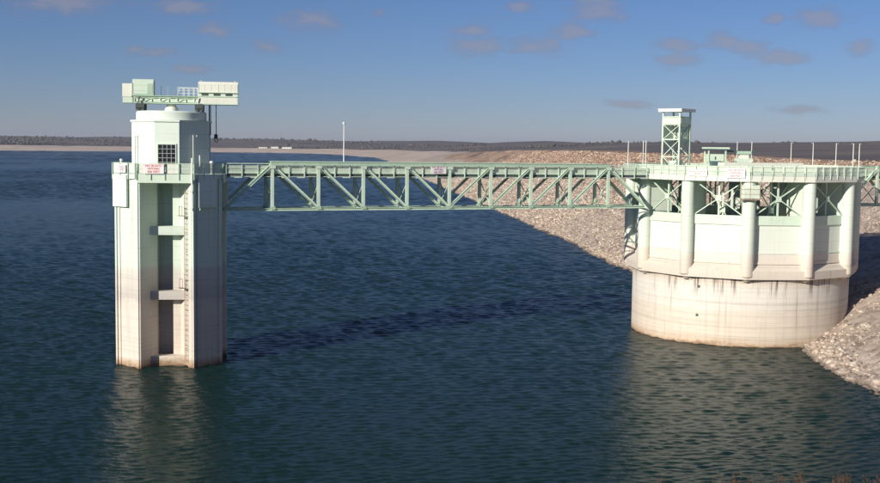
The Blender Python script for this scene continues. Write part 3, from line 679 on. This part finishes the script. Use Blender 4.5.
# ================================================================== truss bridges
SPX, SPY = 40.28, 154.22
BANG = R_(20.67); BU = Vector((math.cos(BANG), math.sin(BANG), 0)); BN = Vector((-BU.y, BU.x, 0)); SPV = Vector((SPX, SPY, 0))
PAN = 5.362
def truss_bridge(label, s0, npan, left_ext, right_ext, end_left=True, end_right=True):
    o = SPV+BU*s0
    br = thing('truss_bridge', label, 'bridge', o, BANG)
    ZB, ZT, ZD = 16.82, 22.05, 20.95
    x1 = npan*PAN; xl = -PAN if end_left else 0; xr = x1+PAN if end_right else x1
    for y in (-1.75, 1.75):
        f_ = 1 if y < 0 else -1
        beam('bottom_chord', (xl,y,ZB), (xr,y,ZB), 0.34, 0.28, 'mint_steel_light', br, 'I')
        beam('top_chord', (-0.2,y,ZT), (x1+0.2,y,ZT), 0.38, 0.30, 'mint_steel', br)
        beam('chord_cover', (-0.2,y,ZT+0.18), (x1+0.2,y,ZT+0.18), 0.52, 0.05, 'mint_steel_light', br)
        beam('chord_flange', (-0.2,y,ZT-0.17), (x1+0.2,y,ZT-0.17), 0.5, 0.035, 'mint_steel_light', br)
        for i in range(npan+1):
            beam('vertical', (i*PAN,y,ZB+0.17), (i*PAN,y,ZT-0.19), 0.34, 0.30, 'mint_steel_light', br, 'I', up=(0,1,0))
            # gusset plates
            box('gusset', (i*PAN-0.32,y-f_*0.20-0.012,ZB-0.02), (i*PAN+0.32,y-f_*0.20+0.012,ZB+0.34), 'mint_steel', br)
        for i in range(npan+1): box('gusset', (i*PAN-0.36,y-f_*0.20-0.012,ZT-0.60), (i*PAN+0.36,y-f_*0.20+0.012,ZT-0.19), 'mint_steel_light', br)
        for i in range(npan):
            h2 = npan/2
            a, b = ((i*PAN, ZT-0.2), ((i+1)*PAN, ZB+0.15)) if i < h2 else (((i+1)*PAN, ZT-0.2), (i*PAN, ZB+0.15))
            beam('diagonal', (a[0],y,a[1]), (b[0],y,b[1]), 0.26, 0.27, 'mint_steel_light', br, 'I')
        if end_left: beam('end_post', (0,y,ZT-0.1), (-PAN,y,ZB+0.1), 0.32, 0.32, 'mint_steel_light', br, 'I')
        if end_right: beam('end_post', (x1,y,ZT-0.1), (x1+PAN,y,ZB+0.1), 0.32, 0.32, 'mint_steel_light', br, 'I')
    for i in range(-1 if end_left else 0, npan+(2 if end_right else 1)):
        x = i*PAN
        beam('lateral_strut', (x,-1.6,ZB+0.02), (x,1.6,ZB+0.02), 0.2, 0.22, 'mint_steel', br)
        if 0 <= i <= npan:
            beam('floor_beam', (x,-1.6,ZD-0.42), (x,1.6,ZD-0.42), 0.25, 0.34, 'mint_steel', br, 'I')
            beam('sway_brace', (x,-1.6,ZD-1.2), (x,1.5,ZB+0.3), 0.1, 0.1, 'mint_steel_light', br)
            beam('sway_brace', (x+0.11,1.6,ZD-1.2), (x+0.11,-1.5,ZB+0.3), 0.1, 0.1, 'mint_steel_light', br)
    for i in range(-1 if end_left else 0, npan+(1 if end_right else 0)):
        x = i*PAN
        beam('lateral_brace', (x+0.2,-1.5,ZB+0.06), (x+PAN-0.2,1.5,ZB+0.06), 0.1, 0.09, 'mint_steel_light', br)
        beam('lateral_brace', (x+0.2,1.5,ZB-0.04), (x+PAN-0.2,-1.5,ZB-0.04), 0.1, 0.09, 'mint_steel_light', br)
    xa, xb = -left_ext, x1+right_ext
    box('deck_slab', (xa,-1.5,ZD-0.12), (xb,1.5,ZD), 'grey_steel', br)
    for y in (-1.42, 1.42): beam('stringer', (xa,y,ZD-0.27), (xb,y,ZD-0.27), 0.16, 0.28, 'dark_steel', br)  # dark colour puts the shaded side of the floor into the stringers
    for y, zz_ in ((-1.62, ZD-0.42), (1.62, ZD-0.40)): beam('conduit', (xa,y,zz_), (xb,y,zz_), 0.11, 0.11, 'grey_steel', br, 'tube')
    # railing: L-shaped outriggers, mesh panels between
    npst = int((xb-xa)/(PAN/3))
    xs = [xa+(xb-xa)*q/npst for q in range(npst+1)]
    for y in (-1, 1):
        for q, x in enumerate(xs):
            near_node = abs((x/PAN)-round(x/PAN)) < 0.06 and 0 <= round(x/PAN) <= npan
            if not near_node:
                g = [box_geo((x-0.055,-1.72,ZD-0.52), (x+0.055,-1.62,ZD+0.90)), box_geo((x-0.85,-1.70,ZD-0.55), (x+0.055,-1.60,ZD-0.46))]
                key = ('outrigger', round(x, 3), y)
                if y > 0: g = [([(a, -b, c) for a, b, c in v], f) for v, f in g]
                multi('rail_post', g, 'mint_steel_light', br)
            if q < npst: beam('rail_panel', (x+0.08,y*1.55,ZD+0.42), (xs[q+1]-0.08,y*1.55,ZD+0.42), 0.02, 0.82, 'mesh_sheet', br)
        beam('kick_plate', (xa,y*1.57,ZD+0.04), (xb,y*1.57,ZD+0.04), 0.03, 0.2, 'mint_steel_light', br)
        if left_ext: 
            beam('hand_rail', (xa,y*1.62,ZD+1.05), (-0.25,y*1.62,ZD+1.05), 0.08, 0.08, 'mint_steel_light', br); beam('hand_rail', (xa,y*1.62,ZD+0.55), (-0.25,y*1.62,ZD+0.55), 0.06, 0.06, 'mint_steel_light', br)
        if right_ext:
            beam('hand_rail', (x1+0.25,y*1.62,ZD+1.05), (xb,y*1.62,ZD+1.05), 0.08, 0.08, 'mint_steel_light', br); beam('hand_rail', (x1+0.25,y*1.62,ZD+0.55), (xb,y*1.62,ZD+0.55), 0.06, 0.06, 'mint_steel_light', br)
    return br
truss_bridge('long mint steel truss footbridge from the intake tower to the round spillway', -64.05, 8, 5.2, 5.6)
truss_bridge('short mint steel truss bridge from the round spillway to the dam crest', 21.1, 8, 5.5, 2.0, True, False)

def lamp_post(label, base, h, arm=None, group='slim lamp posts on the spillway', r=0.06):
    t = thing('lamp_post', label, 'lamp post', base, 0, group)
    lathe('pole', [(r*1.5,0),(r*1.5,0.25),(r,0.3),(r*0.7,h)], 10, 'white_steel', t)
    if arm is None:
        lathe('lamp_head', [(0.0,h-0.02),(0.13,h+0.03),(0.19,h+0.16),(0.12,h+0.30),(0,h+0.33)], 12, 'lamp_glass', t)
    else:
        beam('arm', (0,0,h-0.08), (arm,0.1,h+0.04), 0.05, 0.05, 'grey_steel', t)
        box('lamp_head', (arm-0.2,0.0,h-0.02), (arm+0.22,0.2,h+0.12), 'dark_steel', t, 0.02)
    return t
b = SPV+BU*(-64.05)
# lamp post on the far side of the bridge between verticals
q = b+BU*(9.4)+BN*1.95
lp = lamp_post('tall white lamp post with pale globe standing on the long truss bridge', (q.x, q.y, 21.0), 5.6, None, 'slim lamp posts on the spillway', 0.07)

# ================================================================== round drop-inlet spillway
PH = R_(-10.75)
sp = thing('spillway', 'large round mint spillway with twelve columns on a pale concrete base', 'spillway', (SPX, SPY, 0), PH)
lathe('base_wall', [(14.07,-8),(14.07,8.55),(13.3,9.4),(12.2,9.9),(11.0,9.6),(9.2,7.6),(7.6,3.0),(6.6,-8)], 144, 'spillway_concrete', sp, 40, closed=True)
def e(k_): a = R_(30*k_); return Vector((math.sin(a), -math.cos(a), 0))
def bay_frame(k_):
    a = R_(30*(k_+0.5)); n_ = Vector((math.sin(a), -math.cos(a), 0)); t_ = Vector((math.cos(a), math.sin(a), 0)); return n_, t_
def Z(z): return Vector((0,0,z))
RC = 14.5
# one pier, one bay built first, then copied round the ring
pier_parts = []
def wedge(name, secs, mat):
    """bay piece from (half length, apothem, z) corner loops"""
    pass
proto_n, proto_t = Vector((0,-1,0)), Vector((1,0,0))
meshes = {}
v, f = extrude_profile([(0.8*math.cos(2*math.pi*i/24), 0.8*math.sin(2*math.pi*i/24)) for i in range(24)], 20.38-8.8)
meshes['column'] = mesh_from('column', [(x, y-RC, z+8.8) for x, y, z in v], f, 'pier_paint', 40)
v, f = extrude_profile([(0.8*math.cos(2*math.pi*i/24), 0.8*math.sin(2*math.pi*i/24)) for i in range(24)], 1.0)
v = [((x*(0.45+0.55*z)), y*(0.45+0.55*z)-RC+0.0*(1-z)+0.30*(1-z), 8.1+0.69*z) for x, y, z in v]
meshes['corbel'] = mesh_from('corbel', v, f, 'pier_paint', 40)
v, f = box_geo((-0.62,-14.2,8.0), (0.62,-10.9,20.37)); meshes['pier_wall'] = mesh_from('pier_wall', v, f, 'pier_paint')
def arc_pts(k0): pass
# bay pieces are drawn in a frame whose outward direction is -Y at angle 15 degrees
HB = RC*math.sin(R_(15)); AP = RC*math.cos(R_(15))
t15 = math.tan(R_(15))
def slab_bay(name, ap0, ap1, z0, z1, mat, z0b=None, z1b=None, trim=0.0):
    """piece between two columns: outer apothem ap0, inner apothem ap1"""
    z0b = z0 if z0b is None else z0b; z1b = z1 if z1b is None else z1b
    h0, h1 = ap0*t15-trim, ap1*t15-trim
    v = [(-h0,-ap0,z0),(h0,-ap0,z0),(h1,-ap1,z0b),(-h1,-ap1,z0b),(-h0,-ap0,z1),(h0,-ap0,z1),(h1,-ap1,z1b),(-h1,-ap1,z1b)]
    f = [(0,3,2,1),(4,5,6,7),(0,1,5,4),(1,2,6,5),(2,3,7,6),(3,0,4,7)]
    return mesh_from(name, v, f, mat)
meshes['sill'] = slab_bay('sill', 14.62, 13.55, 8.45, 9.45, 'gate_paint', 8.45, 10.2, 0.01)
meshes['gate'] = slab_bay('gate', 13.62, 13.40, 10.205, 15.05, 'gate_paint', trim=0.55)
meshes['gate_beam'] = slab_bay('gate_beam', 13.80, 13.2, 15.06, 16.2, 'mint_sheet', trim=0.5)
meshes['gate_rib'] = slab_bay('gate_rib', 13.69, 13.63, 11.55, 11.66, 'gate_paint', trim=0.58)
meshes['gate_lip'] = slab_bay('gate_lip', 13.72, 13.63, 10.25, 10.55, 'gate_paint', trim=0.58)
def brace_meshes(ap, z0, z1, half, tag_):
    out = []
    for sgn in (-1, 1):
        v, f = beam_geo((-half*sgn,-ap+0.06*sgn,z0), (half*sgn,-ap+0.06*sgn,z1), 0.11, 0.20, up=(0,1,0)); out.append(('brace', mesh_from('brace', v, f, 'mint_steel_light')))
    v, f = beam_geo((0,-ap+0.2,z0), (0,-ap+0.2,z1), 0.2, 0.2); out.append(('brace_post', mesh_from('brace_post', v, f, 'mint_steel_light')))
    v, f = box_geo((-0.34,-ap-0.12,(z0+z1)/2-0.34), (0.34,-ap-0.085,(z0+z1)/2+0.34)); out.append(('hub_plate', mesh_from('hub_plate', v, f, 'mint_steel_light')))
    return out
outer_br = brace_meshes(13.72, 16.22, 20.36, 2.95, 'outer'); inner_br = brace_meshes(11.3, 13.2, 20.36, 2.35, 'inner')
v, f = beam_geo((-2.4,-11.3,13.0), (2.4,-11.3,13.0), 0.3, 0.4); inner_br.append(('inner_beam', mesh_from('inner_beam', v, f, 'mint_steel')))
# deck rim
DA = 15.55*math.cos(R_(15))
meshes['deck_slab'] = slab_bay('deck_slab', DA-0.06, 7.2, 20.40, 21.06, 'mint_sheet')
NP = 6; hl = DA*t15
fas = mesh_from('fascia_panel', *box_geo((-hl/NP+0.02,-DA-0.04,20.42), (hl/NP-0.02,-DA-0.055+0.0,21.10)), 'cream_sheet')
fas = mesh_from('fascia_panel', *box_geo((-hl/NP+0.025,-DA-0.03,20.40), (hl/NP-0.025,-DA+0.05-0.1,21.10)), 'cream_sheet')
pst = mesh_from('rail_post', *box_geo((-0.035,-DA-0.13,20.75), (0.035,-DA-0.061,22.28)), 'mint_sheet')
pan = mesh_from('rail_panel', *box_geo((-hl/NP+0.06,-DA+0.03,21.12), (hl/NP-0.06,-DA+0.05,22.16)), 'mesh_sheet')
rl = mesh_from('rail', *box_geo((-hl,-DA-0.05,22.16), (hl,-DA+0.06,22.26)), 'mint_sheet')
rl2 = mesh_from('rail', *box_geo((-hl,-DA-0.045,21.62), (hl,-DA+0.02,21.69)), 'mint_steel_light')
for k_ in range(12):
    qa = Quaternion((0,0,1), R_(30*k_)); qb = Quaternion((0,0,1), R_(30*(k_+0.5)))
    col_ = link_obj('column', meshes['column'], sp, (0,0,0), qa)
    link_obj('corbel', meshes['corbel'], col_)
    link_obj('pier_wall', meshes['pier_wall'], sp, (0,0,0), qa)
    link_obj('sill', meshes['sill'], sp, (0,0,0), qb)
    g = link_obj('gate', meshes['gate'], sp, (0,0,0), qb)
    for nm in ('gate_beam', 'gate_rib', 'gate_lip'): link_obj(nm, meshes[nm], g)
    for nm, me in outer_br+inner_br: link_obj(nm, me, sp, (0,0,0), qb)
    link_obj('deck_slab', meshes['deck_slab'], sp, (0,0,0), qb)
    link_obj('rail', rl, sp, (0,0,0), qb); link_obj('rail', rl2, sp, (0,0,0), qb)
    tt = qb @ Vector((1,0,0))
    for q in range(NP):
        off = tt*((-1+(2*q+1)/NP)*hl)
        link_obj('fascia_panel', fas, sp, off, qb); link_obj('rail_post', pst, sp, tt*((-1+2*q/NP)*hl+0.06), qb)
        link_obj('rail_panel', pan, sp, off, qb)
# roadway across the middle, drain holes, leak holes
rw = box('cross_deck', (-13.8,-2.7,20.45), (13.8,2.7,21.04), 'mint_sheet', sp); rw.rotation_euler = (0,0,BANG-PH)
for ang, z in ((-23.5, 7.2), (-24, 3.6)):
    a = R_(ang)-PH*0; d_ = Vector((math.sin(a), -math.cos(a), 0)); qz = Quaternion((0,0,1), a)
    link_obj('drain_hole', mesh_from('drain_hole', *box_geo((-0.17,-14.09,z-0.16), (0.17,-13.95,z+0.16)), 'dark_steel'), sp, (0,0,0), qz)
# raised walkway slab on the deck
v0 = pix_z(722, 165, 22.3); 
def at_depth(px, py, Y):
    d = _F*FPX+_Rt*(px-440)-_U*(py-241.5); return Vector((0,0,CAMZ))+d*(Y/d.y)
def loc_in(o_, P):
    c, s_ = math.cos(-PH), math.sin(-PH); x, y = P.x-SPX, P.y-SPY; return Vector((x*c-y*s_, x*s_+y*c, P.z))
A0 = loc_in(sp, at_depth(721, 165, 147.5)); A1 = loc_in(sp, at_depth(800, 167, 150.5)); A0.z = A1.z = 22.42
beam('raised_walkway', A0, A1, 1.6, 0.42, 'cream_sheet', sp)
for q in (0.04, 0.35, 0.65, 0.96):
    P = A0.lerp(A1, q); beam('walkway_leg', (P.x,P.y,21.06), (P.x,P.y,22.25), 0.14, 0.14, 'mint_steel', sp)

# ------------------------------------------------------------------ hoist tower (steel frame) on the spillway
hc = at_depth(675.5, 165, 149.6)
ht = thing('hoist_tower', 'tall braced steel frame tower with flat white roof on the spillway deck', 'tower', (hc.x, hc.y, 21.06), R_(47))
a = 1.24; HTZ = 7.95
corners = [(-a,-a),(a,-a),(a,a),(-a,a)]
for x, y in corners: beam('leg', (x,y,0), (x,y,HTZ), 0.2, 0.2, 'mint_sheet', ht, 'L')
levels = [0.15, 2.2, 4.4, 6.35, 7.3]
for i in range(4):
    p0, p1 = Vector((*corners[i],0)), Vector((*corners[(i+1)%4],0)); 
    for z in levels: beam('girt', p0+Z(z), p1+Z(z), 0.11, 0.13, 'mint_sheet', ht)
    for z0, z1 in zip(levels[:3], levels[1:4]):
        beam('brace', p0+Z(z0), p1+Z(z1), 0.08, 0.08, 'mint_sheet', ht); beam('brace', p1+Z(z0), p0+Z(z1), 0.08, 0.08, 'mint_sheet', ht)
    dd = (p1-p0).normalized(); nn = Vector((dd.y,-dd.x,0))
    if i in (0, 3): beam('sheet_panel', p0+nn*0.12+Z(6.8), p1+nn*0.12+Z(6.8), 0.03, 0.75, 'mint_sheet', ht)
    if i in (1, 2, 0): beam('mesh_panel', p0-nn*0.1+Z(5.4), p1-nn*0.1+Z(5.4), 0.02, 3.0, 'mesh_sheet', ht)
box('roof', (-1.72,-1.72,HTZ), (1.72,1.72,HTZ+0.32), 'white_steel', ht)
box('roof_fascia', (-1.78,-1.78,HTZ+0.322), (1.78,1.78,HTZ+0.40), 'white_steel', ht)
for x, y in ((-0.35,-0.3),(0.35,0.3)): beam('screw_stem', (x,y,0), (x,y,6.3), 0.12, 0.12, 'dark_steel', ht, 'tube')
box('hoist_gearbox', (-0.75,-0.6,0.6), (0.75,0.6,1.7), 'mint_sheet', ht, 0.06)
box('platform', (-1.1,-1.1,4.42), (1.1,1.1,4.5), 'mint_steel', ht)

# ------------------------------------------------------------------ gate hoist machines
mc = at_depth(715, 160, 151.5)
m1 = thing('gate_hoist', 'mint gate hoist machine under a flat canopy on the spillway deck', 'hoist', (mc.x, mc.y, 21.04), R_(6))
box('canopy', (-1.6,-1.0,3.30), (1.6,1.0,3.52), 'mint_sheet', m1); box('canopy_edge', (-1.66,-1.06,3.20), (1.66,1.06,3.298), 'blue_grey_steel', m1)
for x in (-1.15, 1.15):
    for y in (-0.75, 0.75): beam('leg', (x,y,0), (x,y,3.2), 0.16, 0.16, 'mint_steel_light', m1)
    g = [beam_geo((x*1.3,-0.76,0.6), (x*1.3,-0.76,1.7), 0.18, 0.18), beam_geo((x*1.3,-0.76,1.65), (x,-0.76,1.65), 0.12, 0.12)]; multi('bracket', g, 'mint_sheet', m1)
box('machine_body', (-1.0,-0.7,1.62), (1.0,0.7,2.62), 'mint_sheet', m1, 0.07)
box('inspection_hatch', (-0.28,-0.73,1.9), (-0.12,-0.69,2.3), 'dark_steel', m1)
box('motor_box', (-0.95,-1.6,0.0), (0.35,-0.75,1.72), 'blue_grey_steel', m1, 0.04)
beam('drive_shaft', (1.5,0,3.05), (5.6,0.3,2.95), 0.22, 0.2, 'blue_grey_steel', m1)
mc = at_depth(743.5, 158, 152.0)
m2 = thing('gate_hoist', 'small gate hoist with V-braced hopper body beside the slim posts', 'hoist', (mc.x, mc.y, 21.04), R_(4))
v, f = extrude_profile([(-1.1,2.1),(1.1,2.1),(1.1,1.75),(0.55,1.1),(-0.55,1.1),(-1.1,1.75)], 1.2); v = [(x_, -0.6+c_, z_) for x_, z_, c_ in v]
link_obj('hopper', mesh_from('hopper', v, f, 'mint_sheet'), m2)
box('machine_top', (-0.95,-0.5,2.62), (0.95,0.5,3.05), 'mint_steel', m2, 0.05); box('neck', (-0.6,-0.35,2.1), (0.6,0.35,2.62), 'cream_sheet', m2)
for x in (-1, 1):
    beam('brace', (x*0.15,-0.66,1.0), (x*1.05,-0.66,1.85), 0.1, 0.1, 'white_steel', m2); beam('leg', (x*0.9,-0.4,0), (x*0.9,-0.4,1.75), 0.14, 0.14, 'mint_steel_light', m2); beam('leg', (x*0.9,0.4,0), (x*0.9,0.4,1.75), 0.14, 0.14, 'mint_steel_light', m2)
box('base_skid', (-1.2,-0.7,0), (1.2,0.7,0.25), 'mint_steel', m2)
# hanging work platform at the front column
P0 = e(0)*15.55
wp = thing('work_platform', 'rusty mesh work platform hung under the deck rim at the front column', 'platform', (SPX, SPY, 0), PH)
box('floor', (-1.15,-15.95,18.22), (1.15,-15.22,18.32), 'wood_rust', wp)
for x in (-1.12, 0, 1.12): beam('hanger', (x,-15.9,18.3), (x,-15.9,20.39), 0.07, 0.07, 'wood_rust', wp)
for x in (-1.12, 1.12): beam('hanger', (x,-15.25,18.3), (x,-15.25,20.39), 0.07, 0.07, 'mint_steel', wp)
for z in (18.9, 19.5): beam('rail', (-1.12,-15.9,z), (1.12,-15.9,z), 0.06, 0.06, 'wood_rust', wp)
for x0 in (-1.1, 0.02): box('mesh_panel', (x0,-15.93,18.4), (x0+1.08,-15.915,20.0), 'mesh_sheet', wp)
# ------------------------------------------------------------------ slim posts
def ring_far(px, r=15.2, far=True):
    d = _F*FPX+_Rt*(px-440)-_U*(155-241.5); d = Vector((d.x, d.y)); d.normalize(); c = Vector((SPX, SPY)); b_ = d.dot(c); disc = b_*b_-c.dot(c)+r*r
    t = b_+(math.sqrt(max(disc,0)) if far else -math.sqrt(max(disc,0))); return d*t
POSTS = [(643, 0.0, None, 'slim white post nearest the left of the steel frame tower, left of a close pair', False), (645.6, 0, None, 'slim white post right of a close pair beside the frame tower', False),
         (737, 0, None, 'slim white post directly left of the small V-braced hoist', True), (751.5, 0, None, 'slim white post directly right of the small V-braced hoist', True),
         (791, 0, 0.55, 'first lamp post right of the hoists on the spillway rim', True), (813, 0, -0.55, 'second lamp post right of the hoists, lamp arm pointing left', True), (836, 0, 0.55, 'third lamp post right of the hoists on the spillway rim', True),
         (853, 0, -0.5, 'lamp post left of the pair at the right end of the spillway', False), (859, 0, 0.5, 'rightmost lamp post at the right end of the spillway', False)]
for px, _, arm, lab, far in POSTS:
    g = ring_far(px, 15.3 if abs(px-745) < 100 else 15.8, far)
    if px > 850 or px < 650: g = Vector((at_depth(px,160,154).x, 154.0)) if px > 850 else Vector((at_depth(px,160,150).x, 150.0))
    h_ = 25.25-21.06+(g.y-150)*0.01
    lamp_post(lab, (g.x, g.y, 21.06), h_, arm if arm else 0.0001 if False else arm, r=0.055) if arm else None
    if not arm:
        t = thing('slim_post', lab, 'post', (g.x, g.y, 21.06), 0, 'slim plain posts on the spillway')
        lathe('pole', [(0.09,0),(0.09,0.25),(0.055,0.3),(0.045,h_)], 10, 'white_steel', t); lathe('cap', [(0.07,h_),(0.07,h_+0.08),(0,h_+0.1)], 10, 'grey_steel', t)
g = at_depth(628, 160, 147.8)
t = thing('slim_post', 'slim white post where the long truss bridge meets the spillway', 'post', (g.x, g.y, 20.95), 0, 'slim plain posts on the spillway')
lathe('pole', [(0.09,0),(0.09,0.25),(0.055,0.3),(0.045,4.25)], 10, 'white_steel', t); lathe('cap', [(0.07,4.25),(0.07,4.33),(0,4.35)], 10, 'grey_steel', t)

# ------------------------------------------------------------------ signs
fn = -math.pi/2
def on_tower(x, y): c, s_ = math.cos(TWR), math.sin(TWR); return Vector((TWX+x*c-y*s_, TWY+x*s_+y*c, 0))
P = on_tower(-1.15, -6.12); sign('white warning board with red lettering on the intake tower front railing', (P.x, P.y, 21.42), fn+TWR, 2.15, 1.02, 'NO BOATS\nWITHIN\n200 FEET', 'sign_red', 0.34)
nlw = Vector((math.cos(-3*math.pi/4), math.sin(-3*math.pi/4))); P = on_tower(nlw.x*6.45+0.55*0.707-0.9*0.0, nlw.y*6.45-0.55*0.707)
P = on_tower(nlw.x*6.42-0.15, nlw.y*6.42+0.15); sign('small white board on the left corner railing of the intake tower', (P.x, P.y, 21.4), -3*math.pi/4+TWR, 1.25, 0.85, 'NO BOATS\nWITHIN\n200 FEET', 'sign_purple', 0.2)
P = SPV+BU*(-64.05+3.72*PAN)-BN*1.98; sign('white board with dark lettering hung on the truss bridge railing', (P.x, P.y, 21.42), fn+BANG, 1.95, 0.95, 'NO BOATS\nWITHIN\n200 FEET', 'sign_purple', 0.32)
def on_sp(k_, u, out):
    a_ = R_(30*(k_+0.5))+PH; n_ = Vector((math.sin(a_), -math.cos(a_), 0)); t_ = Vector((math.cos(a_), math.sin(a_), 0)); return SPV+n_*(DA+out)+t_*u, a_
P, a_ = on_sp(-1, 2.3, 0.2); sign('large white board with red lettering on the spillway railing by the front column', (P.x, P.y, 21.42), fn+a_, 2.2, 1.2, 'NO BOATS\nWITHIN\n200 FEET', 'sign_red', 0.36)
P, a_ = on_sp(-1, -2.35, 0.2); sign('low white board with pale red lettering left on the spillway railing', (P.x, P.y, 21.38), fn+a_, 2.3, 0.78, 'NO BOATS WITHIN\n200 FEET', 'sign_red', 0.24)

# ------------------------------------------------------------------ far shore: three low white buildings and the distant woodland
for i, (px, w_, lab) in enumerate(((263, 30, 'left of three low white buildings on the far shore'), (275, 26, 'middle one of three low white buildings on the far shore'), (287, 34, 'right of three low white buildings on the far shore'))):
    d = _F*FPX+_Rt*(px-440)-_U*(146.5-241.5); Y = 4150.0; X = d.x/d.y*Y
    j = np.argmin((GX-X)**2+(GY-Y)**2); zg = GZ.ravel()[j]; zc = 24+d.z/d.y*Y
    t = thing('lakeside_building', lab, 'building', (X, Y, zg), 0, 'low white buildings on the far shore')
    box('wall', (-w_/2,-6,-2), (w_/2,6,3.4), 'white_steel', t)
    v = [(-w_/2-1,-7,3.4),(w_/2+1,-7,3.4),(w_/2+1,7,3.4),(-w_/2-1,7,3.4),(-w_/2-1,0,5),(w_/2+1,0,5)]
    link_obj('roof', mesh_from('roof', v, [(0,1,5,4),(2,3,4,5),(0,4,3),(1,2,5),(0,3,2,1)], 'white_steel'), t)
    for q in (-0.3, 0.05, 0.32): box('window', (w_*q-1.2,-6.06,1.0), (w_*q+1.2,-6.002,2.4), 'window_glass', t)
k = NT('far_foliage'); tt = k.n('ShaderNodeAttribute', attribute_name='tone').outputs['Fac']
k.col(k.ramp(tt, [(0,(0.040,0.042,0.034)),(0.5,(0.075,0.062,0.052)),(1,(0.115,0.088,0.07))])); k.set(Roughness=0.95); MAT['far_foliage'] = k.m
rr_ = np.random.default_rng(12); n = 11000
s_ = rr_.uniform(arc[-1]*0.44, arc[-1]*0.985, n*3); d_ = 330+1300*rr_.random(n*3)**1.3
P = surf(s_, d_); dens = fbm(P[:,0], P[:,1], 330, 71)+0.35*(P[:,0] < -900)-0.05
keep_ = dens > 0.10; P = P[keep_][:n]; sz = (1.6+3.2*rr_.random(len(P))**2)*(1+1.1*np.clip(fbm(P[:,0], P[:,1], 140, 78), -0.5, 0.8)); P[:,2] += sz*0.5
wl = scatter('far_woodland', P, sz, 0.95, 'far_foliage', 13); wl['label'] = 'dark distant woodland on the hills of the far shore'

# ------------------------------------------------------------------ dry weeds on the bank below the viewpoint
k = NT('dry_weed'); k.col(k.ramp(k.noise(k.pos(), 9, 2), [(0.3,(0.06,0.035,0.02)),(0.7,(0.14,0.08,0.045))])); k.set(Roughness=0.9); MAT['dry_weed'] = k.m
V = []; F2 = []
def blade(b, tip, w):
    side = Vector((1, 0.3, 0)).normalized()*w; o_ = len(V); m_ = b.lerp(tip, 0.55)+Vector((random.uniform(-.02,.02), random.uniform(-.02,.02), 0.02))
    V.extend([b-side, b+side, m_+side*0.7, m_-side*0.7, tip]); F2.extend([(o_,o_+1,o_+2,o_+3), (o_+3,o_+2,o_+4)])
for px, hgt, n in [(724,0.10,5),(731,0.10,4),(779,0.12,5),(797,0.13,6),(800,0.10,4),(838,0.09,5),(845,0.13,8),(850,0.09,5),(868,0.07,5),(876,0.08,5),(662,0.05,4),(745,0.07,4),(760,0.06,3)]:
    for i in range(n):
        Y = 12+random.uniform(-0.5, 0.5); d = _F*FPX+_Rt*(px+random.gauss(0,3.5)-440)-_U*(483-241.5); c0 = Vector((0,0,CAMZ))+d*(Y/d.y)
        b_ = c0-Vector((0,0,0.35)); tip = c0+Vector((random.gauss(0,0.035), 0, hgt*random.uniform(0.3,1.05)))
        blade(b_, tip, 0.004)
        for j in range(5):
            q = b_.lerp(tip, 0.75+0.25*random.random()); blade(q, q+Vector((random.gauss(0,0.022), random.gauss(0,0.02), random.uniform(0.005,0.035))), 0.004)
weed = link_obj('dry_weeds', mesh_from('dry_weeds', V, F2, 'dry_weed')); weed['kind'] = 'stuff'; weed['label'] = 'dry brown weed tips along the bottom edge'

# ------------------------------------------------------------------ thin lake haze
hz = bpy.data.materials.new('haze_air'); hz.use_nodes = True; ht_ = hz.node_tree; ht_.nodes.clear()
pv = ht_.nodes.new('ShaderNodeVolumePrincipled'); pv.inputs['Color'].default_value = (0.72, 0.82, 1.0, 1); pv.inputs['Density'].default_value = 5.5e-5; pv.inputs['Anisotropy'].default_value = 0.2
ho = ht_.nodes.new('ShaderNodeOutputMaterial'); ht_.links.new(pv.outputs[0], ho.inputs['Volume'])
MAT['haze_air'] = hz
o = box('haze', (-12500,-600,-20), (12500,13000,110), 'haze_air'); o['kind'] = 'stuff'; o['label'] = 'thin pale haze over the lake and far hills'
